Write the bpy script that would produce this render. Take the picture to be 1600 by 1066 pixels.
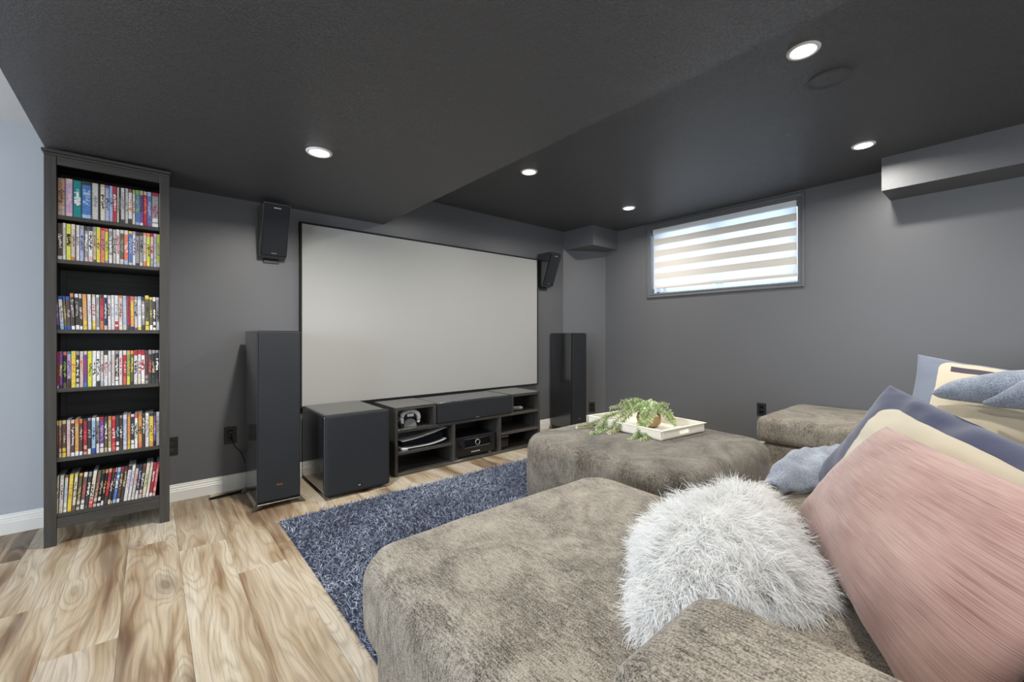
import bpy, bmesh, math, random
import numpy as np
from mathutils import Vector, Matrix, noise as mnoise
R = math.radians
rnd = random.Random(7)
for o in list(bpy.data.objects): bpy.data.objects.remove(o, do_unlink=True)
S = bpy.context.scene
C = S.collection

# ------------------------------------------------------------------ camera
cd = bpy.data.cameras.new('camera'); cam = bpy.data.objects.new('camera', cd); C.objects.link(cam)
cam.location = (0, 0, 1.06); cam.rotation_euler = (R(90), 0, R(-40.2))
cd.sensor_width = 36; cd.lens = 36*667/1600; cd.shift_y = -8/1600; cd.clip_start = .02
S.camera = cam
# ------------------------------------------------------------------ exposure
vs = S.view_settings
vs.view_transform = 'Standard'; vs.look = 'None'; vs.gamma = 1; vs.use_curve_mapping = False
vs.exposure = 0.0
# ------------------------------------------------------------------ world: pale overcast sky
w = bpy.data.worlds.new('sky'); S.world = w; w.use_nodes = True
bg = w.node_tree.nodes['Background']; bg.inputs[0].default_value = (.74, .87, 1, 1); bg.inputs[1].default_value = 1.5
def area(name, loc, rot, sx, sy, power, col, shape='RECTANGLE', spread=180):
    d = bpy.data.lights.new(name, 'AREA'); d.shape = shape; d.size = sx; d.size_y = sy; d.energy = power; d.color = col
    d.spread = R(spread)
    o = bpy.data.objects.new(name, d); o.location = loc; o.rotation_euler = rot; C.objects.link(o); return o
# daylight entering through the small window on the right and the windows of the open space to the left
area('daylight_right', (4.40, 1.90, 1.90), (0, R(90), 0), .60, 1.3, 22, (.60, .79, 1))
area('daylight_left', (-3.85, .9, 1.35), (0, R(-90), 0), 1.5, 2.6, 180, (.86, .92, 1))
area('rear_fill', (1.6, -2.95, 1.35), (R(90), 0, 0), 3.4, 1.5, 32, (.90, .95, 1))  # unseen area lamp behind the viewer, added as ambient fill
LAMP_W = 14.5
LAMP_COL = (1, .955, .88)

# ------------------------------------------------------------------ node helpers
class NT:
    def __init__(s, name):
        s.m = bpy.data.materials.new(name); s.m.use_nodes = True; s.t = s.m.node_tree; s.t.nodes.clear()
        s.out = s.t.nodes.new('ShaderNodeOutputMaterial')
    def n(s, typ, ins=None, **kw):
        x = s.t.nodes.new('ShaderNode'+typ)
        for k, v in kw.items(): setattr(x, k, v)
        for k, v in (ins or {}).items():
            if hasattr(v, 'is_output') or isinstance(v, bpy.types.NodeSocket): s.t.links.new(v, x.inputs[k])
            else: x.inputs[k].default_value = v
        return x
    def math(s, op, a, b=0.0, c=0.0, clamp=False):
        return s.n('Math', {0: a, 1: b, 2: c}, operation=op, use_clamp=clamp).outputs[0]
    def ramp(s, f, stops, interp='LINEAR'):
        x = s.n('ValToRGB', {0: f}); e = x.color_ramp.elements; x.color_ramp.interpolation = interp
        e[0].position, e[0].color = stops[0][0], (*stops[0][1], 1)
        e[1].position, e[1].color = stops[-1][0], (*stops[-1][1], 1)
        for p, c in stops[1:-1]:
            k = e.new(p); k.color = (*c, 1)
        return x.outputs[0]
    def mix(s, f, a, b, typ='MIX'):
        x = s.n('Mix', {0: f}, data_type='RGBA', blend_type=typ)
        for i, v in ((6, a), (7, b)):
            if isinstance(v, bpy.types.NodeSocket): s.t.links.new(v, x.inputs[i])
            else: x.inputs[i].default_value = (*v, 1) if len(v) == 3 else v
        return x.outputs[2]
    def noise(s, vec, scale, detail=3, rough=.55, dist=0):
        return s.n('TexNoise', {'Vector': vec, 'Scale': scale, 'Detail': detail, 'Roughness': rough, 'Distortion': dist}).outputs[0]
    def mapv(s, vec, sc=(1, 1, 1), loc=(0, 0, 0), rot=(0, 0, 0)):
        return s.n('Mapping', {'Vector': vec, 'Scale': sc, 'Location': loc, 'Rotation': rot}).outputs[0]
    def obj(s): return s.n('TexCoord').outputs['Object']
    def bump(s, h, strength=.3, dist=.01):
        return s.n('Bump', {'Height': h, 'Strength': strength, 'Distance': dist}).outputs[0]
    def bsdf(s, col, rough=.6, normal=None, metal=0., spec=.5, **kw):
        b = s.n('BsdfPrincipled', {'Roughness': rough, 'Metallic': metal, 'Specular IOR Level': spec})
        if isinstance(col, bpy.types.NodeSocket): s.t.links.new(col, b.inputs[0])
        else: b.inputs[0].default_value = (*col, 1)
        if normal: s.t.links.new(normal, b.inputs['Normal'])
        for k, v in kw.items():
            k = k.replace('_', ' ')
            if isinstance(v, bpy.types.NodeSocket): s.t.links.new(v, b.inputs[k])
            else: b.inputs[k].default_value = v
        s.t.links.new(b.outputs[0], s.out.inputs[0]); return b
def srgb(*c):
    return tuple((x/255/12.92 if x/255 <= .04045 else ((x/255+.055)/1.055)**2.4) for x in c)

def simple(name, col, rough=.5, metal=0., spec=.5, var=.08, scale=12, bump=0., bscale=200, **kw):
    t = NT(name); p = t.obj(); f = t.noise(p, scale)
    c = t.mix(f, tuple(x*(1-var) for x in col), tuple(min(1, x*(1+var)) for x in col))
    nr = t.bump(t.noise(p, bscale, 2), bump, .002) if bump else None
    t.bsdf(c, rough, nr, metal, spec, **kw); return t.m

M = {}
def wall_paint(name, col, bscale, bstr, rough=.55, spec=.35):
    t = NT(name); p = t.n('NewGeometry').outputs['Position']
    f = t.noise(p, 1.3, 3)
    c = t.mix(f, tuple(x*.94 for x in col), tuple(x*1.06 for x in col))
    h = t.noise(p, bscale, 3, .6)
    t.bsdf(c, rough, t.bump(h, bstr, .003), spec=spec); return t.m
M['wall'] = wall_paint('charcoal_wall_paint', srgb(98, 99, 102), 260, .06, .42, .45)
M['wall_textured'] = wall_paint('charcoal_textured_duct_paint', srgb(98, 99, 102), 110, .45, .45, .4)
M['wall_light'] = wall_paint('light_grey_wall_paint', srgb(176, 182, 190), 260, .06)
M['ceil_white'] = wall_paint('white_ceiling_paint', srgb(225, 228, 232), 90, .25)
def ceil_mat():
    t = NT('charcoal_textured_ceiling_paint'); p = t.n('NewGeometry').outputs['Position']
    a = t.noise(p, 95, 4, .65, 1.2); a = t.ramp(a, [(.40, (0, 0, 0)), (.62, (1, 1, 1))])
    f = t.noise(p, 1.1, 2)
    c = t.mix(f, srgb(70, 71, 74), srgb(78, 79, 82))
    t.bsdf(c, .26, t.bump(a, .65, .006), spec=.9); return t.m
M['ceiling'] = ceil_mat()
M['base_white'] = simple('white_baseboard_paint', srgb(236, 236, 232), .4, var=.03)
M['black_wood'] = None
def blackwood(name, c0, c1, rough=.45, axis=2, spec=.5, coat=0.):
    t = NT(name); p = t.obj(); sc = [55, 55, 55]; sc[axis] = 2.5
    g = t.noise(t.mapv(p, sc), 1.0, 4, .6)
    c = t.ramp(g, [(.3, c0), (.7, c1)])
    t.bsdf(c, rough, t.bump(g, .08, .0006), spec=spec, Coat_Weight=coat, Coat_Roughness=.12); return t.m
M['case_v'] = blackwood('black_brown_stained_wood', srgb(50, 48, 46), srgb(68, 66, 63), .5)
M['case_h'] = blackwood('black_brown_stained_wood_level', srgb(50, 48, 46), srgb(68, 66, 63), .5, 0)
M['unit_h'] = blackwood('black_brown_shelf_board', srgb(52, 50, 48), srgb(78, 76, 73), .22, 0, .9, .3)
M['unit_v'] = blackwood('black_brown_shelf_upright', srgb(48, 46, 44), srgb(72, 70, 67), .42, 2)
M['vinyl'] = blackwood('black_ash_vinyl', srgb(24, 25, 27), srgb(42, 43, 45), .2, 2, 1., .6)
M['vinyl_h'] = blackwood('black_ash_vinyl_level', srgb(40, 41, 42), srgb(54, 55, 56), .2, 0, .9, .3)
def grille_mat():
    t = NT('black_woven_grille_cloth'); p = t.obj()
    a = t.n('TexChecker', {'Vector': p, 'Scale': 420}).outputs[1]
    f = t.noise(p, 300, 2)
    h = t.math('ADD', a, f)
    c = t.mix(t.noise(p, 3), srgb(36, 38, 42), srgb(44, 47, 51))
    t.bsdf(c, .85, t.bump(h, .25, .001), spec=.25); return t.m
M['grille'] = grille_mat()
M['black_plastic'] = simple('black_plastic', srgb(24, 24, 26), .4)
M['black_gloss'] = simple('glossy_black_panel', srgb(10, 10, 13), .12)
M['dark_metal'] = simple('satin_dark_metal', srgb(120, 118, 114), .35, 1.)
M['silver'] = simple('brushed_silver', srgb(205, 205, 205), .3, 1.)
M['copper'] = simple('copper_badge', srgb(176, 118, 96), .4, .6)
M['white_plastic'] = simple('white_plastic', srgb(232, 232, 234), .4)
M['grey_plastic'] = simple('grey_plastic', srgb(135, 136, 140), .45)
M['print_white'] = simple('white_print', srgb(225, 225, 225), .6)
M['screen'] = simple('matte_white_screen_fabric', srgb(172, 172, 169), .9, spec=.15, var=.01, bump=.05, bscale=600)
M['screen_frame'] = simple('black_velvet_frame', srgb(15, 15, 17), .8)
M['casing'] = simple('charcoal_casing_paint', srgb(98, 99, 103), .35, var=.04)
M['vinyl_white'] = simple('white_vinyl_window_frame', srgb(225, 230, 236), .35, var=.02)
M['tray'] = simple('white_painted_tray', srgb(232, 228, 216), .5, var=.05)
M['cable'] = simple('black_cable_rubber', srgb(20, 20, 21), .8, spec=.2)
def lamp_mat():
    t = NT('glowing_lamp_lens'); e = t.n('Emission', {0: (1, .97, .92, 1), 1: 9.}); t.t.links.new(e.outputs[0], t.out.inputs[0]); return t.m
M['lens'] = lamp_mat()
def glass_mat():
    t = NT('window_glass')
    tr = t.n('BsdfTransparent', {0: (.95, .97, .98, 1)}); gl = t.n('BsdfGlossy', {0: (1, 1, 1, 1), 1: .02})
    fr = t.n('Fresnel', {0: 1.45}); mx = t.n('MixShader', {0: fr.outputs[0], 1: tr.outputs[0], 2: gl.outputs[0]})
    t.t.links.new(mx.outputs[0], t.out.inputs[0]); return t.m
M['glass'] = glass_mat()
def blind_mat(name, col, transl, transp):
    t = NT(name); p = t.obj(); f = t.noise(t.mapv(p, (30, 400, 400)), 1, 2)
    c = t.mix(f, tuple(x*.93 for x in col), col)
    d = t.n('BsdfDiffuse', {0: c}); tl = t.n('BsdfTranslucent', {0: c}); tp = t.n('BsdfTransparent')
    m1 = t.n('MixShader', {0: transl, 1: d.outputs[0], 2: tl.outputs[0]})
    m2 = t.n('MixShader', {0: transp, 1: m1.outputs[0], 2: tp.outputs[0]})
    t.t.links.new(m2.outputs[0], t.out.inputs[0]); return t.m
M['blind_opaque'] = blind_mat('opaque_blind_band', srgb(222, 216, 208), .11, 0.0)
M['blind_sheer'] = blind_mat('sheer_blind_band', srgb(235, 235, 236), .45, .18)

def wood_mat():
    t = NT('figured_brown_laminate'); p = t.obj()
    r = t.n('ObjectInfo').outputs['Random']
    off = t.n('CombineXYZ', {0: t.math('MULTIPLY', r, 37.), 1: t.math('MULTIPLY', r, 91.), 2: t.math('MULTIPLY', r, 53.)}).outputs[0]
    v = t.n('VectorMath', {0: p, 1: off}, operation='ADD').outputs[0]
    wob = t.n('TexNoise', {'Vector': t.mapv(v, (4., 2.2, 1)), 'Scale': 1., 'Detail': 1.2}).outputs['Color']
    v2 = t.n('VectorMath', {0: v, 1: t.n('VectorMath', {0: wob, 1: (.085, .10, 0)}, operation='MULTIPLY').outputs[0]}, operation='ADD').outputs[0]
    vor = t.n('TexVoronoi', {'Vector': t.mapv(v2, (4.4, 1.7, 1)), 'Scale': 1., 'Randomness': 1.}); kd = vor.outputs['Distance']
    k = t.math('SUBTRACT', 1., t.math('MULTIPLY', kd, 2.9), clamp=True)      # sparse knots
    big = t.noise(t.mapv(v2, (8., .85, 1)), 1., 1.5, .5)                      # long cathedral figure
    field = t.math('ADD', t.math('MULTIPLY', big, 1.7), t.math('MULTIPLY', k, .34))
    ring1 = t.math('POWER', t.math('MULTIPLY_ADD', t.math('SINE', t.math('MULTIPLY', field, 74.)), .5, .5), 3.)
    ring2 = t.math('POWER', t.math('MULTIPLY_ADD', t.math('SINE', t.math('MULTIPLY', field, 29.)), .5, .5), 1.5)
    fine = t.noise(t.mapv(v2, (190, 5, 1)), 1., 4, .7)
    streak = t.noise(t.mapv(v2, (30, .8, 1)), 1., 3, .65)
    heart = t.noise(t.mapv(v2, (5.6, .7, 1)), 1., 3, .6)
    tone = t.math('ADD', t.math('MULTIPLY', heart, .84), t.math('MULTIPLY', streak, .28))
    base = t.ramp(tone, [(.35, srgb(84, 64, 48)), (.43, srgb(112, 89, 68)), (.48, srgb(140, 115, 88)), (.505, srgb(166, 146, 118)), (.56, srgb(186, 170, 144)), (.63, srgb(202, 191, 170)), (.74, srgb(216, 209, 194))])
    c = t.mix(t.math('MULTIPLY', ring1, .30), base, srgb(98, 76, 56))
    c = t.mix(t.math('MULTIPLY', ring2, .16), c, srgb(222, 212, 192))
    c = t.mix(t.math('MULTIPLY', t.math('POWER', k, 2.0), 1.15, 0.0, True), c, srgb(74, 54, 40))
    c = t.mix(t.math('MULTIPLY', t.math('SUBTRACT', fine, .47, clamp=True), 1.8), c, srgb(104, 84, 64))
    c = t.mix(t.math('MULTIPLY', t.math('SUBTRACT', r, .45), .42, clamp=True), c, srgb(124, 98, 72))
    c = t.mix(.13, c, (.10, .08, .06))
    t.bsdf(c, .42, t.bump(fine, .05, .001), spec=.4); return t.m
M['wood'] = wood_mat()

def chenille(name, tint=1.0):
    t = NT(name); g = t.n('NewGeometry'); p = g.outputs['Position']
    sep = t.n('SeparateXYZ', {0: g.outputs['Normal']})
    ax = t.math('ABSOLUTE', sep.outputs[0]); az = t.math('ABSOLUTE', sep.outputs[2])
    top = t.noise(t.mapv(p, (330, 36, 80)), 1., 4, .75)
    sx = t.noise(t.mapv(p, (80, 330, 36)), 1., 4, .75)
    sy = t.noise(t.mapv(p, (330, 80, 36)), 1., 4, .75)
    side = t.mix(t.math('GREATER_THAN', ax, .6), sy, sx)
    st = t.mix(t.math('GREATER_THAN', az, .62), side, top)
    st = t.n('RGBToBW', {0: st}).outputs[0]
    nap = t.noise(p, 3.6, 4, .55, 2.0)
    speck = t.noise(p, 330, 2, .6)
    f = t.math('ADD', t.math('MULTIPLY', st, .80), t.math('MULTIPLY', t.math('SUBTRACT', nap, .18), .52))
    f = t.math('ADD', f, t.math('MULTIPLY', t.math('SUBTRACT', speck, .5), .75))
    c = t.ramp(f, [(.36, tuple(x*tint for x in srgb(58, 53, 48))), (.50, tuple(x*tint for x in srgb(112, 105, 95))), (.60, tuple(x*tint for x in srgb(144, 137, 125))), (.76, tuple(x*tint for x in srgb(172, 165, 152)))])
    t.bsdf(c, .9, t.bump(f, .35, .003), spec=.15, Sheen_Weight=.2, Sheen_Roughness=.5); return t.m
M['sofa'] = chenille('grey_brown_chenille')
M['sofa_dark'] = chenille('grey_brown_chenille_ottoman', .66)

def slub(name, c0, c1, c2, sc=(6, 170, 170), patch=3.0):
    t = NT(name); uv = t.n('TexCoord').outputs['UV']
    a = t.noise(t.mapv(uv, (5, 190, 1)), 1., 4, .65); b = t.noise(uv, patch, 3, .6)
    f = t.math('ADD', t.math('MULTIPLY', a, .75), t.math('MULTIPLY', b, .45))
    c = t.ramp(f, [(.36, c0), (.56, c1), (.78, c2)])
    t.bsdf(c, .75, t.bump(a, .25, .002), spec=.25, Sheen_Weight=.3); return t.m
M['pink'] = slub('dusty_pink_slub_velvet', srgb(106, 68, 64), srgb(158, 124, 116), srgb(182, 154, 144))
def panel_mat(name, border, field, l, r_, b, tp, bar=None):
    """pillow print: field panel inside a border, given in UV margins, with softened corners"""
    t = NT(name); uv = t.n('TexCoord').outputs['UV']; s = t.n('SeparateXYZ', {0: uv}); u, v = s.outputs[0], s.outputs[1]
    wob = t.math('MULTIPLY', t.math('SUBTRACT', t.noise(uv, 4., 2), .5), .03)
    cx, cy, hx, hy, rr = (l+1-r_)/2, (b+1-tp)/2, (1-l-r_)/2, (1-b-tp)/2, .09
    dx = t.math('MAXIMUM', t.math('SUBTRACT', t.math('ABSOLUTE', t.math('SUBTRACT', u, cx)), hx-rr), 0.)
    dy = t.math('MAXIMUM', t.math('SUBTRACT', t.math('ABSOLUTE', t.math('SUBTRACT', v, cy)), hy-rr), 0.)
    d = t.math('SQRT', t.math('ADD', t.math('MULTIPLY', dx, dx), t.math('MULTIPLY', dy, dy)))
    m = t.math('LESS_THAN', t.math('ADD', d, wob), rr)
    weave = t.noise(uv, 260, 2)
    bc = t.mix(weave, tuple(x*.8 for x in border), tuple(min(1, x*1.2) for x in border))
    fc = t.mix(weave, tuple(x*.93 for x in field), tuple(min(1, x*1.04) for x in field))
    c = t.mix(m, bc, fc)
    if bar:
        u0, u1, v0, v1, col, slope = bar
        vv = t.math('MULTIPLY_ADD', t.math('SUBTRACT', u, u0), slope, v)
        mm = t.math('MULTIPLY', t.math('MULTIPLY', t.math('GREATER_THAN', u, u0), t.math('LESS_THAN', u, u1)),
                    t.math('MULTIPLY', t.math('GREATER_THAN', vv, v0), t.math('LESS_THAN', vv, v1)))
        c = t.mix(mm, c, col)
    t.bsdf(c, .85, t.bump(weave, .2, .001), spec=.2, Sheen_Weight=.3); return t.m
M['navy_cream'] = panel_mat('navy_bordered_cream_velvet', srgb(52, 58, 86), srgb(202, 193, 172), .15, .10, .10, .115)
M['grey_cream'] = panel_mat('grey_bordered_cream_plush', srgb(118, 126, 142), srgb(206, 196, 174), .13, .08, .10, .035, (.20, .80, .86, .92, srgb(74, 64, 76), .03))
def fleece():
    t = NT('blue_grey_fleece'); p = t.obj(); f = t.noise(p, 220, 3, .7); g = t.noise(p, 9, 3)
    c = t.ramp(t.math('ADD', t.math('MULTIPLY', f, .7), t.math('MULTIPLY', g, .35)), [(.35, srgb(92, 100, 114)), (.55, srgb(140, 149, 164)), (.75, srgb(186, 194, 206))])
    t.bsdf(c, .9, t.bump(f, .6, .004), spec=.1, Sheen_Weight=.5); return t.m
M['fleece'] = fleece()
def attr_mat(name, rough=.8, spec=.2, **kw):
    t = NT(name); a = t.n('VertexColor', layer_name='Col').outputs[0]
    f = t.noise(t.obj(), 40, 2); c = t.mix(t.math('MULTIPLY', f, .12), a, (0, 0, 0))
    t.bsdf(c, rough, spec=spec, **kw); return t.m
M['pile'] = attr_mat('navy_shag_yarn', .75, .3, Sheen_Weight=.3)
def wool_mat():
    t = NT('white_long_wool'); a = t.n('VertexColor', layer_name='Col').outputs[0]
    d = t.n('BsdfDiffuse', {0: a}); tl = t.n('BsdfTranslucent', {0: a}); mx = t.n('MixShader', {0: .45, 1: d.outputs[0], 2: tl.outputs[0]})
    t.t.links.new(mx.outputs[0], t.out.inputs[0]); return t.m
M['fur'] = wool_mat()
M['spine'] = attr_mat('printed_case_sleeve', .35, .45)
M['leaf'] = attr_mat('pale_green_leaf', .6, .3)
M['fur_skin'] = simple('white_wool_backing', srgb(232, 232, 230), .9)
M['rug_back'] = simple('navy_rug_backing', srgb(34, 42, 64), .95)
M['pot'] = simple('weathered_tan_wood', srgb(176, 146, 106), .75, var=.35, scale=14, bump=.4, bscale=40)
M['pot_in'] = simple('dried_moss', srgb(120, 112, 70), .9, var=.4, scale=60, bump=.6, bscale=120)

# ------------------------------------------------------------------ mesh helpers
def link(name, me, mat=None, parent=None):
    o = bpy.data.objects.new(name, me); C.objects.link(o)
    if mat is not None and not me.materials: me.materials.append(mat)
    if parent: o.parent = parent
    return o
def pymesh(name, V, F, mat=None, parent=None, smooth=False):
    me = bpy.data.meshes.new(name); me.from_pydata([tuple(v) for v in V], [], F); me.update()
    if smooth:
        for p in me.polygons: p.use_smooth = True
    return link(name, me, mat, parent)
def ob(name, bm, mat=None, parent=None, smooth=False):
    bmesh.ops.recalc_face_normals(bm, faces=bm.faces)
    me = bpy.data.meshes.new(name); bm.to_mesh(me); bm.free()
    if smooth:
        for p in me.polygons: p.use_smooth = True
    return link(name, me, mat, parent)
def bx(bm, x0, x1, y0, y1, z0, z1, bev=0., seg=1):
    r = bmesh.ops.create_cube(bm, size=1)['verts']
    bmesh.ops.scale(bm, vec=(x1-x0, y1-y0, z1-z0), verts=r); bmesh.ops.translate(bm, vec=((x0+x1)/2, (y0+y1)/2, (z0+z1)/2), verts=r)
    if bev:
        ed = list({e for v in r for e in v.link_edges})
        bmesh.ops.bevel(bm, geom=ed, offset=bev, segments=seg, affect='EDGES', profile=.5)
    return r
def box(name, x0, x1, y0, y1, z0, z1, mat, parent=None, bev=.002, seg=1):
    bm = bmesh.new(); bx(bm, x0, x1, y0, y1, z0, z1, bev, seg); return ob(name, bm, mat, parent)
def cyl(bm, c, r, h, axis='z', seg=24, r2=None):
    rot = {'z': Matrix(), 'y': Matrix.Rotation(R(90), 4, 'X'), 'x': Matrix.Rotation(R(90), 4, 'Y')}[axis]
    bmesh.ops.create_cone(bm, cap_ends=True, segments=seg, radius1=r, radius2=r if r2 is None else r2, depth=h, matrix=Matrix.Translation(c) @ rot)
def prism(bm, poly, axis, a0, a1):
    """extrude a 2D polygon; axis names the extrusion axis"""
    def mk(p, a): return {'x': (a, p[0], p[1]), 'y': (p[0], a, p[1]), 'z': (p[0], p[1], a)}[axis]
    v0 = [bm.verts.new(mk(p, a0)) for p in poly]; v1 = [bm.verts.new(mk(p, a1)) for p in poly]
    bm.faces.new(v0); bm.faces.new(v1[::-1]); n = len(poly)
    for i in range(n): bm.faces.new((v0[i], v0[(i+1) % n], v1[(i+1) % n], v1[i]))
def tube(bm, pts, rad, seg=8):
    pts = [Vector(p) for p in pts]; rings = []
    rr = rad if isinstance(rad, (list, tuple)) else [rad]*len(pts)
    up = Vector((.13, .21, .97))
    for i, p in enumerate(pts):
        d = (pts[min(i+1, len(pts)-1)]-pts[max(i-1, 0)]).normalized()
        a = d.cross(up)
        if a.length < .05: a = d.cross(Vector((1, 0, 0)))
        a.normalize(); b = d.cross(a)
        rings.append([bm.verts.new(p+(a*math.cos(t)+b*math.sin(t))*rr[i]) for t in [2*math.pi*k/seg for k in range(seg)]])
    for r0, r1 in zip(rings, rings[1:]):
        for k in range(seg): bm.faces.new((r0[k], r0[(k+1) % seg], r1[(k+1) % seg], r1[k]))
    bm.faces.new(rings[0][::-1]); bm.faces.new(rings[-1])
def lathe(bm, prof, seg=28, c=(0, 0, 0), M4=None):
    rings = []
    for r, z in prof:
        rings.append([bm.verts.new((c[0]+r*math.cos(2*math.pi*k/seg), c[1]+r*math.sin(2*math.pi*k/seg), c[2]+z)) for k in range(seg)])
    for r0, r1 in zip(rings, rings[1:]):
        for k in range(seg): bm.faces.new((r0[k], r0[(k+1) % seg], r1[(k+1) % seg], r1[k]))
    if M4 is not None: bmesh.ops.transform(bm, matrix=M4, verts=[v for r in rings for v in r])
def spline(pts, n):
    """Catmull-Rom through pts"""
    P = [Vector(p) for p in pts]; P = [2*P[0]-P[1]]+P+[2*P[-1]-P[-2]]; out = []
    m = len(P)-3
    for i in range(n+1):
        t = i/n*m; k = min(int(t), m-1); t -= k; a, b, c, d = P[k:k+4]
        out.append(.5*((2*b)+(c-a)*t+(2*a-5*b+4*c-d)*t*t+(3*b-a-3*c+d)*t**3))
    return out
def soft_box(x0, x1, y0, y1, z0, z1, r=.06, top=.0, side=.0, wr=.003, n=30, seed=0, wscale=5., plan=0.):
    """upholstered block: rounded edges, crowned top, bulging sides, light wrinkles"""
    h = Vector(((x1-x0)/2, (y1-y0)/2, (z1-z0)/2)); c = Vector(((x0+x1)/2, (y0+y1)/2, (z0+z1)/2))
    bm = bmesh.new(); ts = [math.sin(math.pi/2*(2*i/n-1)) for i in range(n+1)]
    cache = {}
    def vert(q):
        k = tuple(round(a, 6) for a in q)
        if k in cache: return cache[k]
        p = Vector(q[i]*h[i] for i in range(3)); inn = Vector(max(-(h[i]-r), min(h[i]-r, p[i])) for i in range(3))
        d = p-inn; d.normalize(); s = inn+d*r
        u, v, ww = s.x/h.x, s.y/h.y, s.z/h.z
        if s.z > 0: s.z += top*max(0, 1-u*u)*max(0, 1-v*v)*max(0, ww)
        if plan:   # round the corners in plan: square corner zone mapped onto a quarter disc
            ix_, iy_ = max(-(h.x-plan), min(h.x-plan, s.x)), max(-(h.y-plan), min(h.y-plan, s.y)); ex, ey = s.x-ix_, s.y-iy_; le = math.hypot(ex, ey)
            if le > 1e-9: f_ = max(abs(ex), abs(ey))/le; s.x, s.y = ix_+ex*f_, iy_+ey*f_
        s.x += side*u*(1-ww*ww)*(1-.5*v*v); s.y += side*v*(1-ww*ww)*(1-.5*u*u)
        q3 = (s+c)*wscale+Vector((seed, seed*2.3, 0)); s += d*wr*(mnoise.noise(q3)+.5*mnoise.noise(q3*2.3))
        cache[k] = bm.verts.new(s+c); return cache[k]
    for ax in range(3):
        for sg in (-1, 1):
            for i in range(n):
                for j in range(n):
                    vs_ = []
                    for a, b in ((i, j), (i+1, j), (i+1, j+1), (i, j+1)):
                        q = [0, 0, 0]; q[ax] = sg; q[(ax+1) % 3] = ts[a]; q[(ax+2) % 3] = ts[b]; vs_.append(vert(q))
                    if sg < 0: vs_.reverse()
                    bm.faces.new(vs_)
    return bm
def tag(o, label, cat, group=None, kind=None):
    if label: o['label'] = label
    if cat: o['category'] = cat
    if group: o['group'] = group
    if kind: o['kind'] = kind
    return o
def thing(name, label, cat, loc=(0, 0, 0), rz=0, group=None):
    o = bpy.data.objects.new(name, None); C.objects.link(o); o.empty_display_size = .05
    o.location = loc; o.rotation_euler = (0, 0, rz); return tag(o, label, cat, group)
def struct(o): o['kind'] = 'structure'; return o
def copy_tree(o, parent=None):
    c = o.copy(); C.objects.link(c)
    if parent: c.parent = parent
    for ch in o.children: copy_tree(ch, c)
    return c
def text_mesh(name, s, size, mat, parent, loc, rot, ext=.0004, spacing=1.0):
    cu = bpy.data.curves.new(name, 'FONT'); cu.body = s; cu.size = size; cu.extrude = ext; cu.align_x = 'CENTER'; cu.align_y = 'CENTER'; cu.resolution_u = 3
    cu.space_character = spacing
    tmp = bpy.data.objects.new(name, cu); C.objects.link(tmp)
    dg = bpy.context.evaluated_depsgraph_get(); me = bpy.data.meshes.new_from_object(tmp.evaluated_get(dg))
    bpy.data.objects.remove(tmp, do_unlink=True); me.name = name
    me.materials.clear(); o = link(name, me, mat, parent); o.location = loc; o.rotation_euler = rot; return o

# ------------------------------------------------------------------ room shell
D, RX = 3.49, 4.22                      # screen wall y, right wall x
ZL, ZH, ZLEFT = 2.01, 2.30, 2.21        # low soffit, main ceiling, ceiling of the open space to the left
YB, XL = -2.7, -3.6
FX0, FX1, FY0, FY1 = XL, RX, YB, D
floor = struct(box('floor', FX0, FX1, FY0, FY1, -.12, -.013, M['wood'], bev=0))
pw, pl = .192, 1.22
k = 0
ix = 0
x = -2.2
while x < RX-.001:
    x1 = min(x+pw, RX-.002); off = [0, .42, .83, .2, .62, 1.03][ix % 6]; y = -1.0-off
    while y < D:
        a, b = max(y, -.9), min(y+pl, D-.004)
        if b-a > .004:
            bm = bmesh.new(); hx, hy = (x1-x)/2-.0003, (b-a)/2-.0003
            bx(bm, -hx, hx, -hy, hy, -.012, 0, 0)
            top = [f for f in bm.faces if f.calc_center_median().z > -.001]
            bmesh.ops.bevel(bm, geom=list({e for f in top for e in f.edges}), offset=.0006, segments=1, affect='EDGES')
            p = ob('plank', bm, M['wood'], floor); p.location = ((x+x1)/2, (a+b)/2, 0)
        y += pl
    x += pw; ix += 1
# walls
struct(box('wall_back', -.16, RX+.2, D, D+.15, -.13, ZH+.2, M['wall'], bev=0))
struct(box('wall_back.001', XL-.2, -.16, D, D+.15, -.13, ZH+.2, M['wall_light'], bev=0))
WY0, WY1, WZ0, WZ1 = 1.205, 2.610, 1.525, 2.232   # window opening in the right wall
bm = bmesh.new()
bx(bm, RX, RX+.22, YB-.2, WY0, -.13, ZH+.2); bx(bm, RX, RX+.22, WY1, D, -.13, ZH+.2)
bx(bm, RX, RX+.22, WY0, WY1, -.13, WZ0); bx(bm, RX, RX+.22, WY0, WY1, WZ1, ZH+.2)
struct(ob('wall_right', bm, M['wall']))
# far side of the open space and the wall behind the viewer, with window openings, the rear one added for the fill lamp
bm = bmesh.new()
bx(bm, XL-.2, XL, YB-.2, -.4, 0, ZH+.2); bx(bm, XL-.2, XL, 2.2, D, 0, ZH+.2); bx(bm, XL-.2, XL, -.4, 2.2, 0, .6); bx(bm, XL-.2, XL, -.4, 2.2, 2.1, ZH+.2)
struct(ob('wall_left', bm, M['wall_light']))
bm = bmesh.new()
bx(bm, XL-.2, -.1, YB-.2, YB, 0, ZH+.2); bx(bm, 3.3, RX, YB-.2, YB, 0, ZH+.2); bx(bm, -.1, 3.3, YB-.2, YB, 0, .6); bx(bm, -.1, 3.3, YB-.2, YB, 2.0, ZH+.2)
struct(ob('wall_front', bm, M['wall']))
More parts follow.
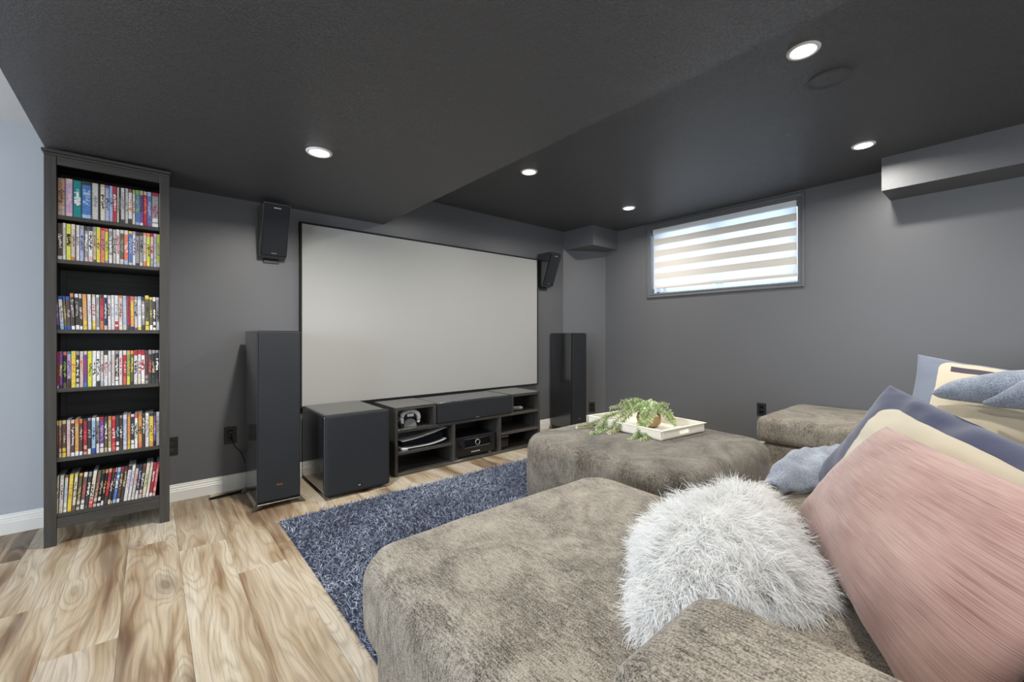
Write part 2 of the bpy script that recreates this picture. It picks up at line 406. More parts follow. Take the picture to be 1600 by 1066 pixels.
# ceilings
struct(box('ceiling', 1.513, RX+.2, YB-.2, D+.15, ZH, ZH+.15, M['ceiling'], bev=0))
struct(box('ceiling.001', -.41, 1.513, YB-.2, D+.02, ZL, ZH+.15, M['ceiling'], bev=.001))
struct(box('ceiling.002', XL-.2, -.41, YB-.2, D+.15, ZLEFT, ZH+.15, M['ceil_white'], bev=0))
# boxed-in ducts and the slanted corner chase
bm = bmesh.new(); prism(bm, [(3.765, D+.01), (3.765, 3.055), (RX+.01, 3.055), (RX+.01, D+.01)], 'z', 2.08, ZH+.02); struct(ob('trim_1', bm, M['wall']))
bm = bmesh.new(); prism(bm, [(3.747, D+.01), (3.747, D), (RX, 3.23), (RX+.01, 3.23), (RX+.01, D+.01)], 'z', 0, 2.09); struct(ob('trim_2', bm, M['wall']))
struct(box('trim_3', 3.89, RX+.01, YB-.1, .611, 2.07, ZH+.02, M['wall_textured'], bev=.001))
# baseboards
def baseboard(name, p0, p1, nrm):
    p0, p1, nrm = Vector(p0), Vector(p1), Vector(nrm)
    prof = [(0, 0), (.014, 0), (.014, .062), (.011, .066), (.011, .074), (.008, .078), (.008, .088), (.005, .094), (.004, .104), (0, .106)]
    bm = bmesh.new(); a = [bm.verts.new((*(p0+nrm*d), z)) for d, z in prof]; b = [bm.verts.new((*(p1+nrm*d), z)) for d, z in prof]
    bm.faces.new(a); bm.faces.new(b[::-1])
    for i in range(len(prof)): bm.faces.new((a[i], a[(i+1) % len(prof)], b[(i+1) % len(prof)], b[i]))
    return struct(ob(name, bm, M['base_white']))
baseboard('baseboard_back', (-3.6, D), (.37, D), (0, -1)); baseboard('baseboard_back.001', (.3715, D), (3.745, D), (0, -1))
dn = Vector((-.26, -.473)).normalized()
baseboard('baseboard_corner', (3.75, 3.488), (4.215, 3.232), dn); baseboard('baseboard_right', (RX, 3.22), (RX, YB), (-1, 0))

# ------------------------------------------------------------------ window on the right wall
win = struct(bpy.data.objects.new('window_1', None)); C.objects.link(win); win.location = (RX, (WY0+WY1)/2, (WZ0+WZ1)/2)
def wpart(name, bm, mat):
    o = ob(name, bm, mat); o.parent = win; o.location = -win.location; return o
def frame_ring(bm, y0, y1, z0, z1, prof):
    """mitred picture frame on the wall plane; prof = (inset from outer edge, depth from wall into room)"""
    rings = []
    for ins, dep in prof:
        rings.append([bm.verts.new((RX-dep, y, z)) for y, z in ((y0+ins, z0+ins), (y1-ins, z0+ins), (y1-ins, z1-ins), (y0+ins, z1-ins))])
    for a, b in zip(rings, rings[1:]):
        for i in range(4): bm.faces.new((a[i], a[(i+1) % 4], b[(i+1) % 4], b[i]))
bm = bmesh.new(); frame_ring(bm, 1.158, 2.657, 1.475, 2.281, [(0, 0), (0, .016), (.007, .022), (.014, .022), (.017, .016), (.03, .014), (.034, .019), (.042, .019), (.046, .011), (.05, .009), (.052, 0), (.052, -.06)])
wpart('casing', bm, M['casing'])
bm = bmesh.new()
for a in ((WY0, WY1, WZ0, WZ0+.03), (WY0, WY1, WZ1-.03, WZ1), (WY0, WY0+.035, WZ0, WZ1), (WY1-.035, WY1, WZ0, WZ1)): bx(bm, RX+.11, RX+.17, *a, .003)
wpart('frame', bm, M['vinyl_white'])
bm = bmesh.new()
for a in ((1.89, 1.93, WZ0+.03, WZ1-.03), (1.925, 1.96, WZ0+.03, WZ1-.03), (2.50, 2.54, WZ0+.03, WZ1-.03)): bx(bm, RX+.125, RX+.155, *a, .003)
wpart('sash', bm, M['vinyl_white'])
bm = bmesh.new()
bx(bm, RX+.055, RX+.11, WY0-.002, WY0+.006, WZ0, WZ1); bx(bm, RX+.055, RX+.11, WY1-.006, WY1+.002, WZ0, WZ1); bx(bm, RX+.055, RX+.11, WY0, WY1, WZ0-.002, WZ0+.008)
wpart('jamb_liner', bm, M['vinyl_white'])
bm = bmesh.new(); bx(bm, RX+.138, RX+.142, WY0+.03, WY1-.03, WZ0+.03, WZ1-.03); wpart('pane', bm, M['glass'])
bl = thing('roller_blind', 'white zebra roller blind with grey and sheer bands inside the small high window', 'blind', (RX, 1.885, 2.2))
BY0, BY1 = 1.222, 2.585
def bpart(name, bm, mat):
    o = ob(name, bm, mat); o.parent = bl; o.location = -bl.location; return o
bm = bmesh.new(); bx(bm, RX-.008, RX+.045, BY0-.004, BY1+.004, 2.172, 2.226, .006, 2); bpart('cassette', bm, M['vinyl_white'])
z = 2.174
for i in range(5):
    bm = bmesh.new(); bx(bm, RX+.0105, RX+.0125, BY0, BY1, z-.058, z); bpart('sheer_band', bm, M['blind_sheer']); z -= .058
    bm = bmesh.new(); bx(bm, RX+.010, RX+.013, BY0, BY1, z-.066, z); bpart('opaque_band', bm, M['blind_opaque']); z -= .066
    if i == 3: break
bm = bmesh.new(); bx(bm, RX+.0105, RX+.0125, BY0, BY1, 1.60, z); bpart('sheer_band', bm, M['blind_sheer'])
bm = bmesh.new(); bx(bm, RX+.004, RX+.02, BY0-.002, BY1+.002, 1.575, 1.601, .004, 2); bpart('bottom_rail', bm, M['blind_opaque'])

# unseen windows: left one for the open space, rear one added for fill
for nm, (a0, a1, z0, z1), along in (('window_2', (-.4, 2.2, .6, 2.1), 'y'), ('added_window', (-.1, 3.3, .6, 2.0), 'x')):
    bm = bmesh.new(); m_ = (a0+a1)/2
    for p, q, r0, r1 in ((a0, a1, z0, z0+.05), (a0, a1, z1-.05, z1), (a0, a0+.05, z0, z1), (a1-.05, a1, z0, z1), (m_-.03, m_+.03, z0, z1)):
        if along == 'y': bx(bm, XL-.12, XL-.06, p, q, r0, r1)
        else: bx(bm, p, q, YB-.12, YB-.06, r0, r1)
    struct(ob(nm, bm, M['vinyl_white']))

# ------------------------------------------------------------------ downlights
def downlight(x, y, z, label, power=LAMP_W):
    t = thing('recessed_light', label, 'light', (x, y, z), group='ceiling downlights')
    bm = bmesh.new(); lathe(bm, [(.047, .004), (.047, -.004), (.052, -.007), (.060, -.006), (.064, 0), (.064, .004)], 36); ob('trim_ring', bm, M['white_plastic'], t, True)
    bm = bmesh.new(); cyl(bm, (0, 0, -.002), .047, .003, seg=36); ob('lens', bm, M['lens'], t)
    l = area('downlight_or_fill_lamp', (0, 0, -.010), (0, 0, 0), .085, .085, power, LAMP_COL, 'DISK', 165); l.parent = t
    return t
downlight(.664, 2.33, ZL, 'white round downlight alone in the low dark ceiling left of its edge', 30.)
downlight(2.18, 2.38, ZH, 'round downlight in the raised ceiling just right of the low ceiling edge, above the screen')
downlight(3.535, 2.43, ZH, 'smallest round downlight, farthest back beside the window')
downlight(2.163, .60, ZH, 'largest brightest round downlight at the top, beside the round ceiling speaker')
downlight(3.536, .645, ZH, 'round downlight near the left end of the boxed duct on the right wall')
for x, y, z in ((.664, -.3, ZL), (2.17, -1.2, ZH), (3.0, -1.2, ZH)):  # extra unseen lamps behind the viewer, without fittings, added for fill
    l = area('downlight_or_fill_lamp', (x, y, z-.01), (0, 0, 0), .085, .085, LAMP_W, LAMP_COL, 'DISK', 165)
t = thing('ceiling_speaker', 'dark round flush ceiling speaker beside the brightest downlight', 'speaker', (2.50, .586, ZH))
bm = bmesh.new(); lathe(bm, [(.078, .002), (.079, -.004), (.083, -.006), (.088, -.004), (.089, .002)], 40); ob('rim', bm, M['ceiling'], t, True)
bm = bmesh.new(); cyl(bm, (0, 0, -.0015), .079, .003, seg=40); ob('grille', bm, M['ceiling'], t)

# ------------------------------------------------------------------ projection screen
t = thing('projection_screen', 'large white projection screen in a thin black frame on the charcoal wall', 'screen', (2.075, D, 1.217))
W2, H2, fr = 1.213, .686, .014
box('screen_fabric', -W2, W2, -.032, -.024, -H2, H2, M['screen'], t, 0)
box('frame_bar', -W2-fr, W2+fr, -.036, -.002, H2, H2+fr, M['screen_frame'], t, .001); box('frame_bar', -W2-fr, W2+fr, -.036, -.002, -H2-fr, -H2, M['screen_frame'], t, .001)
box('frame_bar', -W2-fr, -W2, -.036, -.002, -H2, H2, M['screen_frame'], t, .001); box('frame_bar', W2, W2+fr, -.036, -.002, -H2, H2, M['screen_frame'], t, .001)

# ------------------------------------------------------------------ bookcase
bc = thing('bookcase', 'tall narrow black-brown wooden bookcase filled with disc cases', 'bookcase', (-.1645, 3.30, 0))
BX0, BX1, BYF, BYB = -.409, .080, 3.125, 3.475
def bp(name, x0, x1, y0, y1, z0, z1, mat, bev=.0015): 
    o = box(name, x0, x1, y0, y1, z0, z1, mat, bc, bev); o.location = -bc.location; return o
for x0, x1 in ((BX0, BX0+.044), (BX1-.044, BX1)):
    bp('post', x0, x1, BYF, BYF+.022, 0, 1.967, M['case_v']); bp('post', x0, x1, BYB-.022, BYB, 0, 1.967, M['case_v'])
bp('side_panel', BX0+.004, BX0+.022, BYF+.022, BYB-.022, .10, 1.967, M['case_v']); bp('side_panel', BX1-.022, BX1-.004, BYF+.022, BYB-.022, .10, 1.967, M['case_v'])
bp('back_panel', BX0+.022, BX1-.022, BYB-.016, BYB-.008, .12, 1.967, M['case_h'])
SH = [1.673, 1.449, 1.093, .793, .440, .158]
for i, z in enumerate(SH): bp('shelf', BX0+.0225, BX1-.0225, BYF+.006, BYB-.0165, z-.020, z, M['case_h'])
bp('top_rail', BX0+.044, BX1-.044, BYF+.002, BYF+.020, 1.925, 1.967, M['case_h']); bp('bottom_rail', BX0+.044, BX1-.044, BYF+.002, BYF+.020, .088, .137, M['case_h'])
bp('back_rail', BX0+.044, BX1-.044, BYB-.02, BYB-.004, .06, .118, M['case_h'])
bm = bmesh.new(); bx(bm, BX0-.002, BX1+.002, BYF-.003, BYB+.002, 1.9675, 1.981, .003); bx(bm, BX0-.009, BX1+.009, BYF-.010, BYB+.008, 1.9815, 1.997, .004)
o = ob('top_panel', bm, M['case_h'], bc); o.location = -bc.location

# ------------------------------------------------------------------ disc cases
PAL = dict(k=(30, 28, 30), d=(62, 54, 52), n=(40, 46, 78), w=(226, 223, 226), W=(240, 240, 240), g=(150, 148, 150), e=(205, 200, 196), c=(226, 218, 196), b=(70, 118, 190), B=(40, 84, 170),
           l=(170, 176, 214), L=(158, 190, 226), p=(112, 70, 150), v=(196, 160, 204), r=(196, 40, 56), R=(170, 34, 60), s=(232, 120, 96), o=(222, 158, 78), O=(206, 124, 60), y=(232, 206, 66), Y=(214, 220, 60),
           G=(120, 170, 70), t=(20, 132, 132), m=(120, 84, 72), M=(110, 44, 44), h=(204, 160, 130), q=(216, 188, 182), u=(96, 90, 62), a=(48, 56, 58), i=(222, 90, 90), j=(198, 176, 132), z=(84, 62, 58))
# per case: left px, right px of the spine at shelf height, base, lettering, top band, bottom band, description
def cx(px): return 3.14*math.tan(R(40.2)+math.atan((px-800)/667))
ROWS = [
 ('top shelf', 1.673, .193, [
  (89.6, 102, 'h', 'm', 'h', 'q', 'wide peach brown'), (102.2, 114, 'v', 'q', 'q', 'q', 'wide pale lilac'), (114.4, 127.4, 't', 'W', 't', 't', 'wide teal'), (127.6, 143, 'b', 'L', 'a', 'L', 'wide sea blue, dark topped'),
  (143.2, 154, 'e', 'g', 'e', 'e', 'wide pale grey with script lettering'), (154.2, 156.6, 'k', 'd', 'k', 'k', 'thin black'), (156.8, 164.3, 'c', 'd', 'j', 'c', 'beige with dark lettering'), (164.5, 170.8, 'l', 'n', 'p', 'L', 'violet blue'),
  (171, 176.3, 'L', 'n', 'L', 'l', 'light blue'), (176.5, 182.4, 'r', 'W', 'r', 'r', 'bright red'), (182.6, 186, 'c', 'g', 'c', 'c', 'thin cream'), (186.2, 188.7, 'a', 'g', 'a', 'a', 'thin dark grey'),
  (188.9, 194.7, 'e', 'g', 'w', 'd', 'greyish white'), (194.9, 200.2, 'w', 'g', 'w', 'e', 'plain white'), (200.4, 206.6, 'w', 'O', 'm', 'd', 'white with brown photo top'), (206.8, 211.2, 'c', 'r', 'j', 'c', 'narrow cream'),
  (211.4, 218.4, 'b', 'G', 'G', 'l', 'blue with green top'), (218.6, 223.9, 'p', 'n', 'j', 'w', 'deep purple edged in white'), (224.1, 229.8, 'r', 's', 'q', 'R', 'scarlet'), (230, 236.6, 'b', 'v', 'L', 'p', 'blue with magenta lettering'),
  (236.9, 248, 'g', 'R', 'R', 'w', 'wide silver with red medallion'), (248.2, 250, 'W', 'w', 'W', 'W', 'very thin white')]),
 ('second shelf', 1.448, .188, [
  (89.6, 97.4, 'z', 'W', 'z', 'w', 'dark brown with white lettering'), (97.8, 103, 'e', 'j', 'w', 'w', 'narrow off-white'), (103.5, 111, 'Y', 'k', 'Y', 'Y', 'lime with black lettering'), (111.3, 117.6, 'q', 'm', 'c', 'O', 'pale pink'),
  (118, 124.4, 'w', 'g', 'w', 'w', 'plain white'), (124.8, 131.2, 'l', 'n', 'g', 'l', 'lilac'), (131.5, 137.8, 'g', 'W', 'd', 'q', 'grey with white lettering'), (138.2, 145, 'w', 'k', 'd', 'q', 'white boxed title on grey'),
  (145.2, 150.6, 'j', 'u', 'g', 'u', 'khaki'), (150.8, 157, 'y', 'm', 'Y', 'y', 'yellow'), (157.2, 163.8, 's', 'p', 'r', 's', 'orange red'), (164, 169.3, 'Y', 'u', 'i', 'g', 'green yellow with pink top'),
  (169.8, 175.6, 'g', 'W', 'e', 'w', 'mid grey'), (175.8, 181.2, 'e', 'd', 'e', 'e', 'speckled grey white'), (181.4, 187, 'w', 'r', 'w', 'w', 'white with small red title'), (187.2, 193.6, 'u', 'g', 'e', 'e', 'olive grey'),
  (193.8, 200.4, 's', 'W', 'c', 'L', 'salmon fading to white'), (200.8, 207, 'b', 'l', 'y', 'e', 'blue with yellow top'), (207.2, 211.8, 'w', 'p', 'v', 'w', 'white with magenta lettering'), (212, 217.7, 'g', 'n', 'd', 'n', 'grey with navy lettering'),
  (218, 223.6, 'g', 'k', 'd', 'e', 'grey with black lettering'), (223.8, 228.8, 'e', 'O', 's', 's', 'grey with orange ends'), (229, 234.6, 'Y', 'u', 's', 'Y', 'pale yellow green'), (234.8, 239.8, 'q', 'R', 'R', 'g', 'pink with crimson top'),
  (240, 245, 'g', 'l', 'v', 'l', 'silver lilac'), (245.2, 250, 'Y', 'g', 'Y', 'c', 'lime with faint lettering')]),
 ('third shelf', 1.092, .187, [
  (89.6, 93.4, 'p', 'l', 'B', 'n', 'purple, blue topped'), (93.8, 100.6, 'W', 'g', 'B', 'L', 'white, blue topped'), (100.8, 105.2, 'u', 'j', 'B', 'B', 'dark olive, blue topped'), (105.6, 111.4, 'z', 'q', 'B', 'B', 'dark mauve, blue topped'),
  (112, 117.6, 'd', 'e', 'O', 'W', 'brown grey'), (118, 124.6, 'd', 'g', 'w', 'W', 'charcoal brown'), (124.8, 129.6, 'd', 'q', 'e', 'W', 'grey brown with pale top'), (130, 137, 'o', 'j', 'o', 'y', 'tan orange fading to yellow'),
  (137.6, 143.6, 'w', 'v', 'w', 'w', 'white with pale lilac lettering'), (144, 150, 'w', 'r', 'j', 'y', 'white with small red title'), (150.4, 156, 'g', 'e', 'w', 'w', 'steel grey'), (156.4, 162.4, 'R', 'i', 'd', 'O', 'crimson'),
  (162.8, 168.2, 'n', 'w', 'w', 'q', 'navy with white patches'), (168.4, 174, 'w', 'm', 'e', 'w', 'white with two small portraits'), (174.2, 179.2, 'w', 'L', 'w', 'w', 'bluish white'), (179.4, 185.6, 'w', 'g', 'w', 'r', 'plain white with red foot'),
  (185.8, 192, 'q', 'm', 'O', 'c', 'pinkish white with face at top'), (192.2, 198.4, 'L', 'q', 'l', 'e', 'powder blue'), (198.6, 204, 'R', 'M', 'M', 'd', 'dark crimson'), (204.2, 210, 'o', 'y', 'i', 'n', 'orange fading to navy'),
  (210.2, 215.2, 'e', 'n', 'g', 'p', 'white with navy foot'), (215.4, 221.4, 'w', 'l', 'L', 'y', 'white with bright blue top'), (221.6, 226.8, 'g', 'W', 'a', 'd', 'grey with white lettering'), (227, 233.6, 'u', 'k', 'y', 'y', 'dark with yellow edges, standing tallest'),
  (234, 238.8, 'u', 'y', 'y', 'W', 'olive with yellow lettering'), (239, 244, 'd', 'W', 'w', 'W', 'black with white blocks'), (244.4, 249.4, 'g', 'd', 'w', 'W', 'dull grey')]),
 ('fourth shelf', .793, .188, [
  (89.6, 91.8, 'r', 'm', 'r', 'w', 'thin red'), (92.2, 98, 'p', 'Y', 'p', 'n', 'purple with yellow patch'), (98.2, 104, 'k', 'G', 'i', 'u', 'black with green title'), (104.6, 111.2, 'v', 'p', 't', 'd', 'violet with teal top'),
  (111.4, 118.6, 'y', 'O', 'y', 'y', 'bright yellow'), (118.8, 124.2, 'd', 'W', 'g', 'e', 'dark with white lettering'), (124.6, 130.4, 'q', 's', 'e', 'q', 'pale pink'), (130.6, 136.4, 'p', 'r', 'q', 'b', 'purple with red streaks'),
  (136.6, 144, 'Y', 'u', 'Y', 'Y', 'lime yellow'), (144.2, 150.4, 'W', 'k', 'W', 'W', 'white with large black letters'), (150.6, 156.4, 'W', 'n', 'W', 'd', 'white with navy title'), (156.8, 162, 'e', 'm', 'e', 'l', 'pale grey'),
  (162.2, 168.6, 'w', 'r', 'd', 'w', 'white, red lettered'), (168.8, 173.6, 'w', 'g', 'w', 'w', 'plain white'), (173.8, 179.8, 'e', 'q', 'w', 'w', 'plain off-white'), (180, 185.6, 'd', 'W', 'g', 'W', 'charcoal with white lettering'),
  (186, 191.4, 'w', 'i', 'w', 'w', 'white with pink lettering'), (191.8, 197.8, 'r', 'q', 'w', 'i', 'red'), (198, 203.4, 'G', 'o', 'o', 'Y', 'green with orange top'), (203.6, 208.8, 'u', 'y', 'o', 'd', 'brown with yellow lettering'),
  (209.2, 215, 'w', 'n', 'r', 'w', 'lavender white with small navy title'), (215.2, 220.4, 'w', 'r', 'r', 'c', 'white with red title, red topped'), (220.6, 226.4, 'W', 'R', 'R', 'c', 'white with long crimson title'), (226.6, 231.8, 'M', 'd', 'd', 'g', 'dull crimson'),
  (232, 237, 'd', 'i', 'g', 'a', 'dark grey with red foot'), (237.4, 242.6, 'k', 'j', 'g', 'a', 'black with gold lettering'), (243, 248.4, 'k', 'W', 'g', 'd', 'black with white lettering'), (248.6, 250, 'W', 'w', 'W', 'W', 'very thin white')]),
 ('fifth shelf', .440, .190, [
  (89, 91.6, 'z', 'm', 'y', 'd', 'thin dark gold'), (91.8, 96.4, 'm', 'h', 'j', 'q', 'brown'), (96.8, 103.4, 'z', 'j', 'j', 'y', 'dark brown with yellow foot'), (103.8, 110.2, 'q', 'v', 'e', 'q', 'pinkish grey'),
  (110.6, 116.6, 'z', 'W', 'q', 'W', 'dark with white blocks'), (117, 123.4, 'o', 'j', 'O', 'W', 'amber'), (123.8, 129.2, 'z', 'q', 'O', 'W', 'dark maroon with orange top'), (130, 136.6, 'R', 'i', 'a', 'j', 'crimson'),
  (137, 142.4, 'a', 'e', 'g', 'W', 'dark grey with white lettering'), (143, 149.6, 'L', 'n', 'w', 'B', 'ice blue'), (150, 155.4, 'g', 'd', 'w', 'w', 'mottled grey'), (155.8, 162.4, 'p', 'v', 'R', 'w', 'purple'),
  (163, 168, 'u', 'W', 'd', 'j', 'dark olive'), (168.8, 174, 'j', 'm', 'O', 'W', 'tan'), (174.4, 180.6, 'r', 'W', 'i', 'i', 'red with white patches'), (181, 186.4, 'a', 'L', 'a', 'W', 'dark teal'),
  (186.8, 191.6, 'd', 'W', 'g', 'z', 'dark with white lettering'), (192.2, 198.6, 'l', 'w', 'w', 'w', 'lavender white'), (198.8, 204, 'o', 's', 'O', 'y', 'orange'), (204.4, 210, 'a', 'w', 'w', 'W', 'black green'),
  (210.2, 215.2, 'W', 'd', 'i', 'W', 'white with pink top'), (215.4, 222, 'o', 'd', 'O', 's', 'deep amber'), (222.2, 226.8, 'd', 'W', 'a', 'd', 'charcoal with spaced white letters'), (227, 232.8, 'w', 'g', 'W', 'w', 'plain white'),
  (233, 239.8, 'y', 'm', 'd', 'o', 'yellow orange'), (240, 243.6, 'p', 'v', 'n', 'k', 'violet'), (244, 249.2, 'e', 'g', 'W', 'e', 'pale grey')]),
 ('bottom shelf', .158, .190, [
  (87.6, 91, 'c', 'm', 'e', 'c', 'narrow cream'), (91.2, 98, 'w', 'm', 'e', 'c', 'cream white'), (98.2, 104, 'e', 'L', 'm', 'W', 'grey white'), (104.4, 111.4, 'y', 'o', 'y', 'y', 'golden yellow'),
  (111.8, 117.4, 'c', 'u', 'y', 'm', 'pale yellow with brown foot'), (118, 124, 'u', 'j', 'o', 'e', 'dark olive'), (124.6, 131, 'm', 'i', 'w', 'w', 'reddish brown'), (131.4, 137, 'a', 'W', 'g', 'u', 'dark with white lettering'),
  (137.6, 144, 'c', 'd', 'W', 'i', 'white fading through yellow to red'), (144.4, 150, 'm', 'j', 'u', 'q', 'mottled brown'), (150.6, 156, 'k', 'g', 'u', 'w', 'black grey'), (156.4, 161, 'k', 'o', 'o', 'W', 'black with orange top'),
  (161.6, 167, 'R', 's', 'h', 'd', 'red with peach top'), (167.4, 172, 'd', 'w', 'R', 'c', 'brown grey with maroon top'), (172.2, 174.8, 'k', 'h', 'h', 'j', 'black with peach photo'), (175.2, 180.8, 'b', 'W', 'L', 'L', 'bright blue'),
  (181.2, 186.4, 'z', 'j', 'R', 'W', 'dark maroon'), (187, 192, 'd', 'j', 'd', 'd', 'charcoal'), (192.4, 198.6, 'w', 'l', 'd', 'w', 'wide white'), (198.8, 204, 'w', 'l', 'W', 'w', 'plain white'),
  (204.2, 209.6, 'e', 's', 'd', 'c', 'white with orange line'), (209.8, 215, 'n', 'l', 'n', 'w', 'navy blue'), (215.4, 221, 'z', 'e', 'm', 'q', 'dark brown'), (221.4, 227, 'c', 'G', 'c', 'e', 'cream with green line'),
  (227.2, 232, 'c', 'q', 'q', 'W', 'cream with pink top'), (232.6, 237.4, 'R', 'W', 'R', 'W', 'deep red'), (237.8, 242.4, 'i', 'q', 'R', 'q', 'rose red')])]
ORD = ['leftmost', 'second from the left', 'third from the left', 'fourth from the left', 'fifth from the left', 'sixth from the left', 'seventh from the left', 'eighth from the left', 'ninth from the left', 'tenth from the left']
ORDR = ['rightmost', 'second from the right', 'third from the right', 'fourth from the right', 'fifth from the right', 'sixth from the right', 'seventh from the right', 'eighth from the right', 'ninth from the right', 'tenth from the right', 'eleventh from the right', 'twelfth from the right', 'thirteenth from the right', 'fourteenth from the right']
def lin(c): return (*srgb(*c), 1)
def case_mesh(w_, h_, dep, e, dr):
    base, let, topc, botc = (tuple(v*.86+.14*130 for v in PAL[x]) for x in e[2:6])
    nr, ncol = 40, 5; V, F, K = [], [], []
    xs = [-w_/2, -w_/2+w_*.11, -w_/2+w_*.40, w_/2-w_*.33, w_/2-w_*.11, w_/2]
    for i in range(nr+1):
        for j, x in enumerate(xs): V.append((x, .0008 if j in (0, 5) else 0, h_*i/nr))
    t0, t1 = dr.uniform(.28, .42), dr.uniform(.62, .84); tb, bb = dr.uniform(.86, .93), dr.uniform(.07, .16); ph = dr.random()
    for i in range(nr):
        f = (i+.5)/nr
        for j in range(ncol):
            a = i*6+j; F.append((a, a+1, a+7, a+6))
            c = base
            if f > tb: c = topc
            elif f < bb: c = botc
            elif j == 2 and t0 < f < t1 and dr.random() < .72: c = let
            elif j in (1, 3) and t0 < f < t1 and dr.random() < .30: c = let
            elif .16 < f < .24 and ph < .35 and j in (1, 2, 3): c = botc
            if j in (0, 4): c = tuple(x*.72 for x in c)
            q = dr.uniform(.9, 1.06); K.append(tuple(min(255, x*q) for x in c))
    n = len(V); V += [(-w_/2, dep, 0), (w_/2, dep, 0), (w_/2, dep, h_), (-w_/2, dep, h_)]
    tl, tr, bl_, br = nr*6, nr*6+5, 0, 5
    edge = (36, 36, 40) if max(base) < 200 else (150, 150, 152)
    F += [[i*6 for i in range(nr+1)]+[n+3, n], [i*6+5 for i in range(nr, -1, -1)]+[n+1, n+2], list(range(tl, tr+1))+[n+2, n+3], list(range(br, bl_-1, -1))+[n, n+1], (n+1, n, n+3, n+2)]
    K += [edge]*5
    me = bpy.data.meshes.new('disc_case'); me.from_pydata(V, [], F); me.update()
    ca = me.color_attributes.new('Col', 'FLOAT_COLOR', 'CORNER'); col = []
    for p in me.polygons: col += list(lin(K[p.index]))*p.loop_total
    ca.data.foreach_set('color', col); me.materials.append(M['spine']); return me
dr = random.Random(3)
for shelf, z, hh, lst in ROWS:
    for i, e in enumerate(lst):
        x0, x1 = cx(e[0]), cx(e[1]); h_ = hh*dr.uniform(.985, 1.0); lean = 0.
        if shelf == 'third shelf':
            if i < 4: h_ = .170
            lean = R(-3.0)*(1-i/12) if i < 12 else R(-.6)
            if 'tallest' in e[6]: h_ = .193
        if shelf == 'bottom shelf': lean = R(1.2+5.6*min(1, i/9))
        w_ = x1-x0-.0008
        if lean: w_ *= .985
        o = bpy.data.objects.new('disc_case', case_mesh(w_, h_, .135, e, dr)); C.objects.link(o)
        if abs(lean) > .001:   # rotate about the supporting lower corner
            piv = x1 if lean > 0 else x0
            o.rotation_euler = (0, lean, 0); o.location = (piv+(-1 if lean > 0 else 1)*(w_/2+.0004)*math.cos(lean), 3.138+dr.uniform(0, .004), z+.0006+w_/2*abs(math.sin(lean)))
        else: o.location = ((x0+x1)/2, 3.138+dr.uniform(-.001, .004), z+.0004)
        n = len(lst); pos = ORD[i] if i < 10 else (ORDR[n-1-i] if n-1-i < len(ORDR) else 'near the middle')
        if n-1-i < i and n-1-i < len(ORDR): pos = ORDR[n-1-i]
        tag(o, f'{e[6]} disc case {pos} on the {shelf}', 'disc case', f'disc cases on the {shelf}')
        if e[6] == 'wide teal': text_mesh('title', 'FRIENDS', .016, M['print_white'], o, (0, -.0006, .105), (R(90), R(90), 0), .0002, 1.45)
        if 'sea blue' in e[6]: text_mesh('title', 'OC', .016, M['print_white'], o, (0, -.0006, .130), (R(90), 0, 0), .0002)

# ------------------------------------------------------------------ floor-standing speakers
def tower(label, x0, x1, yf, yb):
    cxm = (x0+x1)/2; t = thing('floor_speaker', label, 'speaker', (cxm, (yf+yb)/2, 0)); hw = (x1-x0)/2; y0, y1 = yf-(yf+yb)/2, yb-(yf+yb)/2
    box('cabinet', -hw, hw, y0+.022, y1, .036, 1.092, M['vinyl'], t, .004, 2)
    box('baffle', -hw+.001, hw-.001, y0+.014, y0+.0225, .037, 1.091, M['black_plastic'], t, .002)
    box('grille', -hw+.006, hw-.006, y0, y0+.014, .048, 1.083, M['grille'], t, .004, 2)
    bm = bmesh.new(); bx(bm, -.017, .017, y0-.0015, y0, .135, .1385); bg_ = ob('badge', bm, M['copper'], t)
    text_mesh('badge_lettering', 'Klipsch', .011, M['copper'], bg_, (0, y0-.0016, .1445), (R(90), 0, 0), .0003)
    for ya, yb_ in ((y0-.002, y0+.030), (y1-.032, y1)): box('plinth', -hw-.002, hw+.002, ya, yb_, .028, .036, M['dark_metal'], t, .001)
    for sx in (-1, 1):
        for yy in (y0, y1-.03):
            bm = bmesh.new(); prism(bm, [(sx*(hw-.022), .030), (sx*(hw+.002), .036), (sx*(hw+.030), .0), (sx*(hw+.020), .0)], 'y', yy-.003, yy+.03); ob('foot', bm, M['dark_metal'], t)
    return t
tower('tall black tower speaker with cloth grille standing left of the subwoofer', .488, .731, 2.955, 3.385)
tower('tall black tower speaker with bare wood-grain side in the corner right of the media unit', 3.517, 3.760, 3.14, 3.472)

